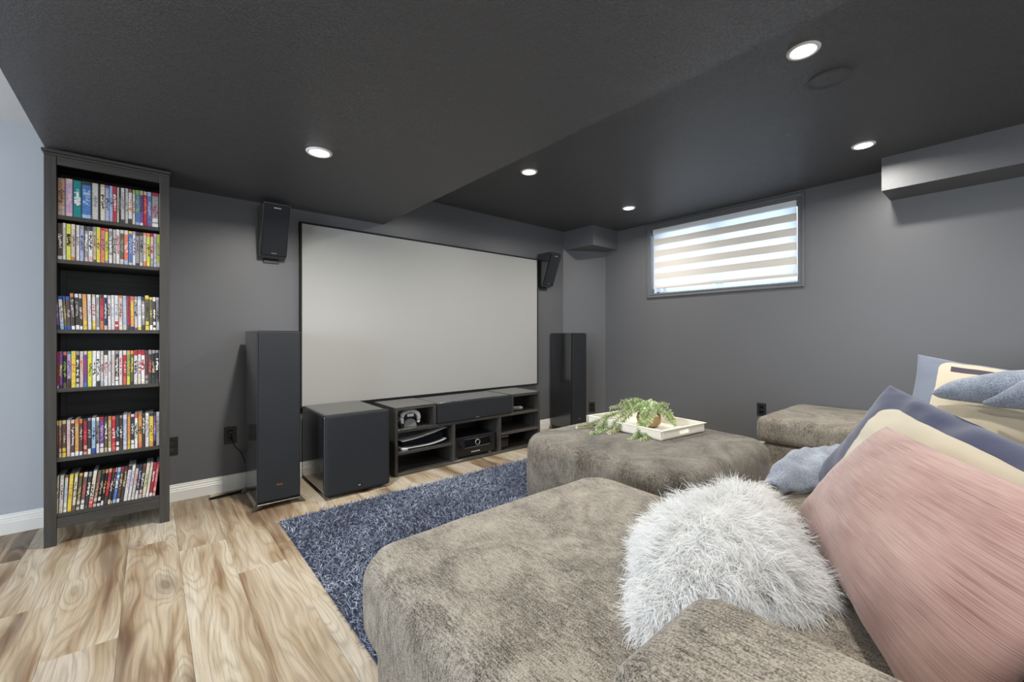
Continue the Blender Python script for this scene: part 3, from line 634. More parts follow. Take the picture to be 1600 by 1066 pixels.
# ------------------------------------------------------------------ wall speakers
def wall_speaker(label, x0, x1):
    xm = (x0+x1)/2; hw = (x1-x0)/2; t = thing('wall_speaker', label, 'speaker', (xm, D, 1.79))
    prof = [(-.012, -.185), (-.085, -.165), (-.218, .175), (-.205, .188), (-.012, .188)]
    bm = bmesh.new(); prism(bm, prof, 'x', -hw, hw); bmesh.ops.bevel(bm, geom=list(bm.edges), offset=.003, segments=2, affect='EDGES'); ob('cabinet', bm, M['vinyl'], t)
    a, b = Vector((-.087, -.158)), Vector((-.216, .168)); d = (b-a).normalized(); nn = Vector((-d.y, d.x))
    if nn.x > 0: nn = -nn
    q = [a+nn*.001, b+nn*.001, b+nn*.010, a+nn*.010]
    bm = bmesh.new(); prism(bm, [tuple(p) for p in q], 'x', -hw+.006, hw-.006); bmesh.ops.bevel(bm, geom=list(bm.edges), offset=.003, segments=2, affect='EDGES'); ob('grille', bm, M['grille'], t)
    ang = math.atan2(d.x, d.y)   # tilt of the face
    for f, nm in ((.045, 'badge'), (.94, 'badge')):
        c = a+d*((b-a).length*f)+nn*.0105
        bm = bmesh.new(); bx(bm, -.022 if f > .5 else -.017, .022 if f > .5 else .017, -.0008, .0008, -.0035, .0035); o = ob(nm, bm, M['silver'], t); o.location = (0, c.x, c.y); o.rotation_euler = (-ang, 0, 0)
    box('wall_bracket', -.05, .05, -.012, -.001, -.205, .10, M['black_plastic'], t, .002)
    return t
wall_speaker('black wedge-shaped wall speaker tilted down, high on the wall left of the screen', .578, .746)
wall_speaker('black wedge-shaped wall speaker tilted down, high on the wall right of the screen', 3.322, 3.486)

# ------------------------------------------------------------------ subwoofer
t = thing('subwoofer', 'large black cube subwoofer with rounded grille on the floor between tower speaker and media unit', 'speaker', (1.067, 3.135, 0))
box('cabinet', -.214, .214, -.245, .295, .022, .543, M['vinyl'], t, .022, 3)
box('grille', -.218, .218, -.285, -.246, .018, .547, M['grille'], t, .018, 3)
bm = bmesh.new(); bx(bm, -.016, .016, -.2875, -.285, .053, .068, .001); b_ = ob('badge', bm, M['black_gloss'], t)
text_mesh('badge_lettering', 'SVS', .012, M['print_white'], b_, (0, -.288, .060), (R(90), 0, 0), .0003)
for sx in (-1, 1):
    for yy in (-.22, .25):
        bm = bmesh.new(); cyl(bm, (sx*.17, yy, .012), .02, .022); ob('foot', bm, M['black_plastic'], t)

# ------------------------------------------------------------------ media unit
mu = thing('media_unit', 'low black-brown open media shelf unit under the screen', 'media unit', (2.142, 3.2, 0))
UX0, UX1, UF, UB, UT, TH = 1.390, 2.894, 3.0, 3.39, .521, .024
def up(name, x0, x1, z0, z1, mat, y0=UF, y1=UB):
    o = box(name, x0, x1, y0, y1, z0, z1, mat, mu, .0012); o.location = -mu.location; return o
up('side_panel', UX0, UX0+TH, 0, UT-TH-.0004, M['unit_v']); up('side_panel', UX1-TH, UX1, 0, UT-TH-.0004, M['unit_v'])
up('top_panel', UX0, 1.742, UT-TH, UT, M['unit_h']); up('top_panel', 2.530, UX1, UT-TH, UT, M['unit_h'])
up('divider', 1.718, 1.742, .3515, UT-TH-.0004, M['unit_v']); up('divider', 2.530, 2.554, .3515, UT-TH-.0004, M['unit_v'])
up('middle_shelf', UX0+TH+.0004, UX1-TH-.0004, .328, .351, M['unit_h'])
up('divider', 1.898, 1.922, .0235, .3275, M['unit_v']); up('divider', 2.385, 2.409, .0235, .3275, M['unit_v'])
up('shelf', UX0+TH+.0004, 1.8975, .160, .182, M['unit_h']); up('shelf', 2.4095, UX1-TH-.0004, .160, .182, M['unit_h'])
up('bottom_panel', UX0+TH+.0004, UX1-TH-.0004, 0, .023, M['unit_h'])
up('back_panel', UX0+TH+.0004, UX1-TH-.0004, .0235, .3275, M['unit_h'], UB-.008, UB-.002)

# centre speaker on the middle shelf
t = thing('centre_speaker', 'long black centre speaker lying in the gap of the media unit', 'speaker', (2.138, 3.17, .3512))
box('cabinet', -.384, .384, -.155, .20, .003, .168, M['vinyl_h'], t, .006, 2)
box('grille', -.386, .386, -.182, -.1555, .002, .166, M['grille'], t, .010, 3)
bm = bmesh.new(); bx(bm, -.018, .018, -.1835, -.182, .012, .016); ob('badge', bm, M['grey_plastic'], t)
for sx in (-1, 1):
    bm = bmesh.new(); cyl(bm, (sx*.33, 0, .0015), .015, .0025); ob('foot', bm, M['black_plastic'], t)

# receiver
t = thing('av_receiver', 'black home cinema receiver with two knobs and round display in the media unit', 'receiver', (2.150, 3.2, .0232))
box('case', -.215, .215, -.15, .16, .012, .170, M['black_plastic'], t, .003)
box('front_panel', -.218, .218, -.168, -.1502, .010, .176, M['black_plastic'], t, .004, 2)
box('display_panel', -.115, .150, -.1715, -.1682, .082, .150, M['black_gloss'], t, .001)
bm = bmesh.new(); bx(bm, -.115, .150, -.173, -.1684, .078, .0815); ob('silver_line', bm, M['silver'], t)
bm = bmesh.new(); bx(bm, -.115, .010, -.173, -.1684, .1505, .153); ob('silver_line', bm, M['silver'], t)
for sx in (-.150, .168):
    bm = bmesh.new(); cyl(bm, (sx, -.180, .112), .021, .026, 'y', 28); cyl(bm, (sx, -.1945, .112), .018, .004, 'y', 28); ob('knob', bm, M['black_plastic'], t, False)
bm = bmesh.new(); lathe(bm, [(.020, 0), (.020, .004), (.026, .004), (.026, 0)], 32, M4=Matrix.Translation((.018, -.1716, .116)) @ Matrix.Rotation(R(90), 4, 'X')); ob('display_ring', bm, M['silver'], t, True)
bm = bmesh.new()
for i, (a, b) in enumerate(((-.045, -.034), (-.030, -.021), (-.017, -.003), (.001, .010), (.014, .028), (.031, .043))): bx(bm, a, b, -.1690, -.1681, .036, .042)
ob('panel_print', bm, M['print_white'], t)
for sx in (-1, 1):
    bm = bmesh.new(); cyl(bm, (sx*.18, -.13, .006), .022, .012); ob('foot', bm, M['silver'], t)

# game console lying in the left compartment: black core between two curved white shells
t = thing('game_console', 'white and black game console lying flat on the left shelf of the media unit', 'console', (1.655, 3.15, .1824))
bm = bmesh.new(); prism(bm, [(-.185, .022), (.178, .010), (.178, .098), (-.185, .062)], 'y', -.105, .12); bmesh.ops.bevel(bm, geom=list(bm.edges), offset=.006, segments=2, affect='EDGES'); ob('core', bm, M['black_gloss'], t)
def shell(zf, th):
    bm = bmesh.new(); n, m_ = 18, 10; rows = []
    for i in range(n+1):
        u = -1+2*i/n; r_ = []
        for j in range(m_+1):
            v = -1+2*j/m_; r_.append(bm.verts.new((u*.198, v*.13-.008, zf(u, v))))
        rows.append(r_)
    for i in range(n):
        for j in range(m_): bm.faces.new((rows[i][j], rows[i+1][j], rows[i+1][j+1], rows[i][j+1]))
    g = bmesh.ops.solidify(bm, geom=list(bm.faces), thickness=th); return bm
ob('shell', shell(lambda u, v: .086+.027*u+.012*u*u+.006*v*v-.010*max(0, -v-.5)*max(0, -u), -.006), M['white_plastic'], t, True)
ob('shell', shell(lambda u, v: .012+.010*u*u*(1 if u > 0 else .1)+.016*max(0, u)**2+.003*(1-v*v), -.008), M['white_plastic'], t, True)
box('shell_edge', -.197, -.150, -.136, .10, .0, .017, M['white_plastic'], t, .005, 2)
# controllers on a charging stand
def controller(label, loc, rz):
    t = thing('game_controller', label, 'controller', loc, rz, 'game controllers on the charging stand')
    path = spline([(-.060, -.012, .004), (-.067, -.006, .035), (-.060, 0, .070), (-.032, .002, .090), (0, .002, .094), (.032, .002, .090), (.060, 0, .070), (.067, -.006, .035), (.060, -.012, .004)], 36)
    rr = [.011+.008*math.sin(math.pi*min(1, abs(i-18)/18)*.9+.25) for i in range(37)]
    bm = bmesh.new(); tube(bm, path, rr, 12); bmesh.ops.scale(bm, vec=(1, 1.1, 1), verts=bm.verts); ob('shell', bm, M['white_plastic'], t, True)
    bm = bmesh.new(); prism(bm, [(-.046, .040), (.046, .040), (.050, .066), (.030, .083), (-.030, .083), (-.050, .066)], 'y', -.014, .016); bmesh.ops.bevel(bm, geom=list(bm.edges), offset=.004, segments=2, affect='EDGES'); ob('centre_panel', bm, M['black_plastic'], t)
    bm = bmesh.new(); bx(bm, -.026, .026, -.018, -.0142, .056, .080, .003); ob('touch_pad', bm, M['white_plastic'], t)
    for sx in (-.030, .030):
        bm = bmesh.new(); cyl(bm, (sx, -.020, .050), .010, .014, 'y', 18); ob('thumb_stick', bm, M['black_plastic'], t)
    return t
controller('front white game controller on the charging stand in the media unit', (1.555, 3.085, .372), R(-12))
controller('white game controller behind the front one, at the left panel of the media unit', (1.505, 3.185, .376), R(-12))
t = thing('charging_stand', 'grey faceted charging stand under the game controllers', 'charger', (1.56, 3.13, .3512), R(-12))
bm = bmesh.new(); prism(bm, [(-.052, 0), (.052, 0), (.040, .045), (.018, .060), (-.018, .060), (-.040, .045)], 'y', -.073, -.062); bmesh.ops.bevel(bm, geom=list(bm.edges), offset=.002, segments=1, affect='EDGES'); ob('front_plate', bm, M['grey_plastic'], t)
box('base', -.075, .06, -.062, .075, 0, .020, M['black_plastic'], t, .003)
# remotes and small box on the right
for i, (x, y, zz, rz, lab) in enumerate(((2.615, 3.06, .3512, 78, 'black remote control at the front of the right cubby of the media unit'), (2.655, 3.10, .3512, 60, 'black remote control lying behind the front one in the right cubby'), (2.630, 3.075, .3705, 66, 'silver-topped remote control lying on the other two in the right cubby'))):
    t = thing('remote_control', lab, 'remote', (x, y, zz), R(rz-90), 'remotes in the right cubby')
    box('body', -.075, .075, -.022, .022, 0.0003, .018, M['black_plastic'] if i < 2 else M['grey_plastic'], t, .004, 2)
    bm = bmesh.new()
    for a in range(8):
        for b in range(3): bx(bm, -.062+a*.016, -.052+a*.016, -.016+b*.012, -.008+b*.012, .018, .0195)
    ob('buttons', bm, M['grey_plastic'] if i < 2 else M['print_white'], t)
t = thing('media_box', 'small upright black box with bright top edge in the lower right compartment', 'box', (2.475, 3.12, .0232))
box('case', -.062, .055, -.075, .075, .002, .118, M['black_gloss'], t, .004, 2); box('top_trim', -.050, .053, -.0765, -.0752, .108, .114, M['silver'], t, 0)
box('foot', -.05, .045, -.06, .06, 0, .002, M['black_plastic'], t, 0)

# ------------------------------------------------------------------ outlets and cords
def outlet(label, loc, rz, plug=False):
    t = thing('wall_outlet', label, 'outlet', loc, rz)
    box('plate', -.037, .037, -.006, -.0005, -.058, .058, M['black_plastic'], t, .002, 2)
    for zz in (-.022, .022):
        bm = bmesh.new(); bx(bm, -.017, .017, -.0085, -.006, zz-.014, zz+.014, .001)
        o = ob('socket', bm, M['black_gloss'], t)
    if plug:
        bm = bmesh.new(); bx(bm, -.013, .013, -.030, -.0087, .012, .034, .003); ob('plug', bm, M['black_plastic'], t)
    return t
outlet('black wall outlet beside the bookcase', (.095, D, .354), 0); outlet('black wall outlet with plugged cord left of the tower speaker', (.415, D, .378), 0, True)
outlet('black wall outlet low on the right wall above the far chaise', (RX, 1.493, .394), R(-90))
outlet('black wall outlet low on the slanted corner panel', (4.065+dn.x*.001, 3.315+dn.y*.001, .20), math.atan2(-.26, .473))
def cord(name, label, pts, r, n=40):
    bm = bmesh.new(); tube(bm, spline(pts, n), r, 6); return tag(ob(name, bm, M['cable'], None, True), label, 'cord')
cord('power_cord', 'thin black cord hanging from the outlet down behind the tower speaker', [(.415, 3.458, .392), (.418, 3.45, .36), (.44, 3.455, .30), (.475, 3.465, .25), (.52, 3.47, .12), (.56, 3.465, .06), (.60, 3.46, .012)], .0025)
cord('speaker_cable', 'black cable looped on the floor along the baseboard left of the tower speaker', [(.52, 3.40, .06), (.47, 3.40, .012), (.38, 3.40, .005), (.31, 3.385, .005), (.288, 3.375, .005), (.31, 3.36, .005), (.40, 3.372, .005), (.47, 3.395, .005), (.56, 3.425, .005)], .0045)

# ------------------------------------------------------------------ shag rug
RGX0, RGX1, RGY0, RGY1 = .555, 2.98, 1.10, 2.70
rug = thing('shag_rug', 'navy blue shag rug on the wood floor in front of the media unit', 'rug', ((RGX0+RGX1)/2, (RGY0+RGY1)/2, 0))
hx, hy = (RGX1-RGX0)/2, (RGY1-RGY0)/2
box('backing', -hx, hx, -hy, hy, .0005, .009, M['rug_back'], rug, .003)
def strands(name, parent, roots, dirs, lens, wid, cols, segs, mat, bend, tip0=.55):
    """flat tapering strands: roots (n,3), dirs (n,3), per-strand colour, bend vectors (segs,n,3)"""
    n = len(roots); rs = np.random.RandomState(5)
    sd = np.cross(dirs, rs.normal(size=(n, 3))); sd /= np.linalg.norm(sd, axis=1)[:, None]+1e-9
    V = np.zeros((n, segs+1, 2, 3)); p = roots.copy(); d = dirs.copy()
    for s in range(segs+1):
        wv = (wid*(1-.75*(s/segs)**2))[:, None]*sd*.5
        V[:, s, 0] = p-wv; V[:, s, 1] = p+wv
        if s < segs:
            d = d+bend[s]; d /= np.linalg.norm(d, axis=1)[:, None]+1e-9; p = p+d*(lens/segs)[:, None]
    nv = (segs+1)*2; base = np.arange(n)[:, None]*nv
    q = np.array([[2*s, 2*s+1, 2*s+3, 2*s+2] for s in range(segs)]).reshape(-1)
    idx = (base+q[None, :]).reshape(-1)
    me = bpy.data.meshes.new(name); nf = n*segs
    me.vertices.add(n*nv); me.vertices.foreach_set('co', V.reshape(-1))
    me.loops.add(nf*4); me.loops.foreach_set('vertex_index', idx.astype(np.int32))
    me.polygons.add(nf); me.polygons.foreach_set('loop_start', np.arange(0, nf*4, 4, dtype=np.int32)); me.polygons.foreach_set('loop_total', np.full(nf, 4, dtype=np.int32))
    me.polygons.foreach_set('use_smooth', np.ones(nf, dtype=bool))
    me.update(calc_edges=True)
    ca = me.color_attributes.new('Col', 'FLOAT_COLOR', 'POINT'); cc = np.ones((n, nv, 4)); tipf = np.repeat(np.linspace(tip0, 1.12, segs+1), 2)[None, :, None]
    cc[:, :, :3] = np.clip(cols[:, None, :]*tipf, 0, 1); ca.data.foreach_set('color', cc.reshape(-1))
    o = link(name, me, mat, parent); o['kind'] = 'stuff'; return o
rs = np.random.RandomState(11)
n = 62000
rx, ry = rs.uniform(-hx+.004, hx-.004, n), rs.uniform(-hy+.004, hy-.004, n)
roots = np.stack([rx, ry, np.full(n, .008)], 1)
lay = np.stack([np.sin(rx*5.1+2*np.sin(ry*4.2)), np.cos(ry*5.7+1.6*np.sin(rx*3.7)), np.zeros(n)], 1)
dirs = np.stack([rs.normal(0, .38, n), rs.normal(0, .38, n), np.ones(n)], 1)+.45*lay
dirs[:, 0] += np.where(rx < -hx+.04, -.5, 0)+np.where(rx > hx-.04, .5, 0); dirs[:, 1] += np.where(ry > hy-.04, .5, 0)-np.where(ry < -hy+.04, .5, 0)
dirs /= np.linalg.norm(dirs, axis=1)[:, None]
patch = .5+.5*np.sin(rx*4.3+1.3*np.sin(ry*6.1+.5))*np.cos(ry*5.2+1.1*np.sin(rx*3.3))
mixv = np.clip(rs.beta(1.3, 1.7, n)*.92+.35*(patch-.5), 0, 1)
c0, c1, c2 = np.array(srgb(54, 60, 84)), np.array(srgb(140, 153, 178)), np.array(srgb(222, 230, 244))
cols = np.where((mixv < .5)[:, None], c0+(c1-c0)*(mixv*2)[:, None], c1+(c2-c1)*(mixv*2-1)[:, None])
bend = [rs.normal(0, .55, (n, 3))+np.array([0, 0, -.16]) for _ in range(4)]
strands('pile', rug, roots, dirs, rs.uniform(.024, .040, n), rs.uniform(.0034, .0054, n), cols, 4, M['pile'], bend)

# ------------------------------------------------------------------ sectional sofa
sofa = thing('sectional_sofa', 'grey-brown chenille sectional sofa with a chaise at either end', 'sofa', (1.0, 0, 0))
def sp(name, bm, mat=None):
    o = ob(name, bm, mat or M['sofa'], sofa, True); o.location = -sofa.location; return o
sp('chaise_base', soft_box(.475, 1.475, -.75, 1.185, .055, .26, .03, 0, .006, .003, 18, 3, plan=.08))
sp('chaise_cushion', soft_box(.440, 1.492, -.70, 1.215, .215, .464, .065, .026, .014, .007, 44, 1, 4., plan=.11))
sp('arm', soft_box(.395, .662, -.85, .322, .06, .678, .045, .012, .006, .004, 26, 2, plan=.05))
sp('seat_base', soft_box(1.50, 3.30, -.75, .575, .055, .27, .03, 0, .004, .003, 16, 5))
sp('seat_cushion', soft_box(1.498, 2.40, -.2, .600, .272, .482, .06, .02, .008, .004, 26, 6)); sp('seat_cushion', soft_box(2.405, 3.302, -.2, .600, .272, .482, .06, .02, .008, .004, 26, 7))
sp('far_chaise_base', soft_box(3.325, 4.19, -.75, 1.185, .055, .30, .03, 0, .006, .003, 18, 8))
sp('far_chaise_cushion', soft_box(3.308, 4.205, -.2, 1.215, .302, .488, .05, .016, .008, .004, 30, 9, plan=.06))
sp('sofa_back', soft_box(.40, 4.20, -.92, -.45, .06, .78, .06, .01, .006, .004, 22, 10))
sp('back_cushion', soft_box(.67, 1.50, -.55, -.20, .46, .88, .09, .03, .01, .006, 22, 11)); sp('back_cushion', soft_box(1.51, 2.40, -.55, -.20, .485, .88, .09, .03, .01, .006, 22, 12)); sp('back_cushion', soft_box(2.41, 3.30, -.52, -.16, .485, .92, .09, .03, .01, .006, 22, 13)); sp('back_cushion', soft_box(3.31, 4.19, -.47, -.10, .485, .92, .09, .03, .01, .006, 22, 14))
for x in (.56, 1.43, 3.37, 4.13):
    for y in (-.7, 1.12):
        bm = bmesh.new(); cyl(bm, (x, y, .029), .028, .056, r2=.034); o = sp('leg', bm, M['black_plastic'])
# ------------------------------------------------------------------ ottoman
ot = thing('ottoman', 'large square grey chenille ottoman carrying the white tray', 'ottoman', (2.20, 1.40, 0))
def op(name, bm, mat):
    o = ob(name, bm, mat, ot, True); o.location = -ot.location; return o
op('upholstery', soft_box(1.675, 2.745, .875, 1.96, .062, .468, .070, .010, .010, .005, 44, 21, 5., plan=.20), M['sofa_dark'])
for x in (1.80, 2.62):
    for y in (.98, 1.82):
        bm = bmesh.new(); cyl(bm, (x, y, .036), .028, .056, r2=.034); op('foot', bm, M['black_plastic'])

# ------------------------------------------------------------------ tray
ty = thing('serving_tray', 'white wooden tray with cut-out handles on the ottoman', 'tray', (2.385, 1.525, .4805), R(-6))
tx, tyy, th, tb = .205, .28, .050, .009
box('base', -tx, tx, -tyy, tyy, 0, .008, M['tray'], ty, .002)
for sx in (-1, 1):
    x0, x1 = (sx*tx-tb/2-.001, sx*tx+tb/2-.001)
    box('long_side', x0, x1, -tyy, tyy, .0085, th, M['tray'], ty, .001)
for sy in (-1, 1):
    bm = bmesh.new(); y0, y1 = sy*tyy-tb/2, sy*tyy+tb/2
    bx(bm, -tx+tb, tx-tb, y0, y1, .0085, .017); bx(bm, -tx+tb, tx-tb, y0, y1, .037, th)
    bx(bm, -tx+tb, -.045, y0, y1, .017, .037); bx(bm, .045, tx-tb, y0, y1, .017, .037)
    ob('short_side', bm, M['tray'], ty)
bm = bmesh.new()
bx(bm, -tx-.010, -tx+.008, -tyy-.010, tyy+.010, th, th+.005, .001); bx(bm, tx-.008, tx+.010, -tyy-.010, tyy+.010, th, th+.005, .001); bx(bm, -tx+.008, tx-.008, -tyy-.010, -tyy+.008, th, th+.005, .001); bx(bm, -tx+.008, tx-.008, tyy-.008, tyy+.010, th, th+.005, .001)
ob('rim', bm, M['tray'], ty)

# ------------------------------------------------------------------ trailing plant
pt = thing('potted_plant', 'trailing pale green plant in a tan wooden pot on the white tray', 'plant', (2.40, 1.50, .4890))
bm = bmesh.new(); lathe(bm, [(.0, 0), (.045, 0), (.066, .02), (.074, .05), (.070, .085), (.060, .085), (.060, .07), (0, .07)], 26)
for v in bm.verts: v.co += v.co.normalized()*.006*mnoise.noise(v.co*30)
ob('pot', bm, M['pot'], pt, True)
bm = bmesh.new(); bmesh.ops.create_icosphere(bm, subdivisions=3, radius=.056)
for v in bm.verts: v.co = Vector((v.co.x, v.co.y, v.co.z*.4+.075))+v.co.normalized()*.012*mnoise.noise(v.co*60)
ob('moss', bm, M['pot_in'], pt, True)
def sprig(pts, seed, ll=.020, tip=0):
    r_ = random.Random(seed); path = spline(pts, 22); L = sum((b-a).length for a, b in zip(path, path[1:])); V, F, K = [], [], []
    def quadleaf(p, d, up, l, wd, col):
        s = d.cross(up); s.normalize(); nn = s.cross(d).normalized(); b = len(V)
        V.extend([p, p+d*l*.35+s*wd*.5+nn*l*.06, p+d*l*.75+s*wd*.42+nn*l*.06, p+d*l+nn*l*-.04, p+d*l*.75-s*wd*.42+nn*l*.06, p+d*l*.35-s*wd*.5+nn*l*.06, p+d*l*.5-nn*l*.02])
        for a, c in ((0, 1), (1, 2), (2, 3), (3, 4), (4, 5), (5, 0)): F.append((b+a, b+c, b+6))
        K.extend([col]*7)
    bm = bmesh.new(); tube(bm, path, [.0016]*len(path), 5); bmesh.ops.triangulate(bm, faces=bm.faces); bm.verts.ensure_lookup_table()
    for v in bm.verts: V.append(v.co.copy()); K.append(srgb(120, 126, 84))
    F.extend([tuple(v.index for v in f.verts) for f in bm.faces]) if not bm.verts.index_update() else None
    bm.free()
    nl = int(L/.0034)
    for i in range(nl):
        t_ = (i+.5)/nl*(len(path)-1); k_ = min(int(t_), len(path)-2); p = path[k_].lerp(path[k_+1], t_-k_); d = (path[k_+1]-path[k_]).normalized()
        a = i*2.4+r_.uniform(-.4, .4); u = d.cross(Vector((.2, .1, 1))); u = u.normalized() if u.length > .01 else Vector((1, 0, 0)); v2 = d.cross(u)
        od = (u*math.cos(a)+v2*math.sin(a)); od.z += .25; ld = (od+d*.45).normalized()
        f = i/nl; ch = r_.random(); g = srgb(*(int(c0_+(c1_-c0_)*ch) for c0_, c1_ in zip((164, 186, 124), (238, 246, 214))))
        if f > .82 and tip: g = srgb(222, 218, 190)
        quadleaf(p, ld, d, ll*r_.uniform(.7, 1.15)*(1-.35*f), ll*.62*(1-.3*f), g)
    me = bpy.data.meshes.new('sprig'); me.from_pydata([tuple(v) for v in V], [], F); me.update()
    ca = me.color_attributes.new('Col', 'FLOAT_COLOR', 'POINT'); ca.data.foreach_set('color', [c for kk in K for c in (*kk, 1)])
    return link('sprig', me, M['leaf'], pt)
O = (0, 0, .08)
SPR = [[O, (-.07, .05, .125), (-.14, .12, .085), (-.19, .19, .06), (-.24, .235, .02), (-.30, .262, .004), (-.36, .28, .0)], [O, (-.08, .02, .12), (-.17, .06, .085), (-.215, .09, .05), (-.27, .10, .004), (-.36, .115, -.008), (-.42, .12, -.008)],
       [O, (-.09, -.03, .12), (-.17, -.06, .085), (-.22, -.08, .045), (-.26, -.09, .0), (-.31, -.10, -.008), (-.36, -.11, -.010)], [O, (-.10, .01, .13), (-.18, .03, .08), (-.22, .05, .04), (-.26, .06, .004), (-.33, .06, -.006)],
       [O, (-.06, -.06, .115), (-.14, -.10, .085), (-.205, -.11, .06), (-.235, -.12, .01), (-.28, -.16, -.006), (-.33, -.16, -.008)], [O, (-.08, .06, .12), (-.17, .14, .08), (-.215, .17, .05), (-.25, .17, .01), (-.30, .18, .0)],
       [O, (-.05, .06, .13), (-.10, .14, .12), (-.13, .20, .10)], [O, (-.03, .05, .14), (-.06, .10, .155), (-.10, .14, .15)], [O, (0, 0, .13), (-.01, -.01, .155), (-.04, -.04, .165)], [O, (-.02, .03, .14), (-.05, .06, .165), (-.09, .08, .155)],
       [O, (.03, -.03, .125), (.05, -.06, .145), (.05, -.10, .140)], [O, (.02, -.06, .12), (.03, -.11, .11), (.01, -.15, .08), (-.01, -.17, .05)], [O, (-.05, -.05, .13), (-.09, -.09, .13), (-.13, -.12, .10)], [O, (-.06, 0, .135), (-.11, .0, .14), (-.16, .01, .12)],
       [O, (.01, .04, .13), (.0, .10, .145), (-.02, .15, .14)], [O, (-.02, -.04, .14), (-.04, -.07, .15), (-.07, -.08, .135)], [O, (-.04, .02, .145), (-.08, .03, .16), (-.12, .05, .145)], [O, (0, -.08, .105), (-.02, -.15, .07), (-.05, -.20, .05)],
       [O, (-.05, .03, .14), (-.09, .08, .15), (-.14, .12, .13)], [O, (-.07, -.04, .125), (-.13, -.06, .115), (-.18, -.06, .085)], [O, (-.04, -.02, .14), (-.08, -.02, .155), (-.12, -.04, .14)], [O, (-.08, .04, .13), (-.14, .06, .12), (-.19, .08, .09)]]
for i, p in enumerate(SPR): sprig(p, 50+i, .030, i % 3 == 0)

# ------------------------------------------------------------------ throw pillows
def pillow(name, label, BL, BR, TR, TL, T, mat, n=34, seed=0, pinch=.035, wr=.006, ear=.0):
    BL, BR, TR, TL = (Vector(p) for p in (BL, BR, TR, TL)); c = (BL+BR+TR+TL)/4
    nn = (BR-BL).cross(TL-BL).normalized()
    V, F, UV = [], [], []; idx = {}
    for side in (1, -1):
        for i in range(n+1):
            for j in range(n+1):
                edge = i in (0, n) or j in (0, n)
                if side < 0 and edge: idx[(side, i, j)] = idx[(1, i, j)]; continue
                a = math.sin(math.pi/2*(2*i/n-1)); b = math.sin(math.pi/2*(2*j/n-1))
                u = a*(1-pinch*(1-b*b)); v = b*(1-pinch*(1-a*a)); s, t_ = (u+1)/2, (v+1)/2
                p = BL*(1-s)*(1-t_)+BR*s*(1-t_)+TR*s*t_+TL*(1-s)*t_
                f = max(0, (1-a*a)*(1-b*b))**.42
                q = p*7+Vector((seed, 0, 0)); w_ = mnoise.noise(q)+.6*mnoise.noise(q*2.1)+.35*mnoise.noise(Vector((q.x*1.5, q.y*1.5, q.z*6)))
                p = p+nn*side*(T/2*f)+nn*wr*w_*(1 if edge else .8)*side
                idx[(side, i, j)] = len(V); V.append(p-c); UV.append(((a+1)/2, (b+1)/2))
        for i in range(n):
            for j in range(n):
                q = [idx[(side, i, j)], idx[(side, i+1, j)], idx[(side, i+1, j+1)], idx[(side, i, j+1)]]
                F.append(tuple(q if side > 0 else q[::-1]))
    o = pymesh(name, V, F, mat, None, True); o.location = c; me = o.data
    ul = me.uv_layers.new(name='UVMap')
    for l in me.loops: ul.data[l.index].uv = UV[l.vertex_index]
    if label: tag(o, label, 'pillow', 'throw pillows on the sofa')
    return o
# corners run far-bottom, near-bottom, near-top, far-top so the front faces the room
pillow('throw_pillow', 'large dusty pink slub pillow, nearest on the right', (1.56, .445, .500), (.815, .068, .500), (.90, -.115, .82), (1.425, .215, .83), .15, M['pink'], 44, 1, wr=.007)
pillow('throw_pillow', 'cream pillow with wide navy border behind the pink pillow', (1.93, .506, .505), (1.06, .04, .505), (1.00, -.18, .82), (1.83, .266, .90), .11, M['navy_cream'], 48, 2, wr=.013)
pillow('throw_pillow', 'cream plush pillow with grey edge and dark bar, farthest on the sofa', (2.22, .36, .52), (2.30, -.10, .52), (2.62, -.26, .91), (2.60, .285, .978), .13, M['grey_cream'], 44, 3, pinch=.11, wr=.009)

# fluffy pillow
fp = pillow('fur_pillow', None, (.705, .450, .505), (1.07, .265, .505), (1.50, .545, .555), (1.05, .66, .505), .21, M['fur_skin'], 24, 4, .02, .002)
tag(fp, 'fluffy white long-haired wool pillow lying on the near chaise', 'pillow', 'throw pillows on the sofa')
me = fp.data; pv = np.zeros(len(me.vertices)*3); me.vertices.foreach_get('co', pv); pv = pv.reshape(-1, 3)
tri = []; ar = []
for p in me.polygons:
    vs_ = list(p.vertices); a, b, c, d = (pv[i] for i in vs_)
    if p.normal.z < -.25: continue
    tri.append((vs_, p.normal[:])); ar.append(p.area)
ar = np.array(ar); ar /= ar.sum(); rs = np.random.RandomState(23)
nl, per = 3000, 11
pick = rs.choice(len(tri), nl, p=ar)
cpts = np.zeros((nl, 3)); cn = np.zeros((nl, 3))
for i, k_ in enumerate(pick):
    vs_, nr = tri[k_]; a, b = rs.rand(2); P = pv[vs_]; cpts[i] = (P[0]*(1-a)+P[1]*a)*(1-b)+(P[3]*(1-a)+P[2]*a)*b; cn[i] = nr
roots = np.repeat(cpts, per, 0)+rs.normal(0, .006, (nl*per, 3)); nrm = np.repeat(cn, per, 0)
ctr = np.array([0.0, .0, 0]); out = roots-ctr; out[:, 2] = 0; out /= np.linalg.norm(out, axis=1)[:, None]+.02
lockdir = np.repeat(rs.normal(0, .32, (nl, 3)), per, 0)
dirs = nrm*.22+out*1.0+lockdir*.55+rs.normal(0, .10, (nl*per, 3)); dirs /= np.linalg.norm(dirs, axis=1)[:, None]
wav = np.repeat(rs.normal(0, .26, (7, nl, 3)), per, 1)
bend = [wav[s]*(1 if s % 2 else -1)+np.array([0, 0, -.16])+rs.normal(0, .06, (nl*per, 3)) for s in range(7)]
cb = np.array(srgb(244, 245, 245)); cols = np.clip(cb[None, :]*np.repeat(rs.uniform(.93, 1.02, nl), per)[:, None], 0, 1)
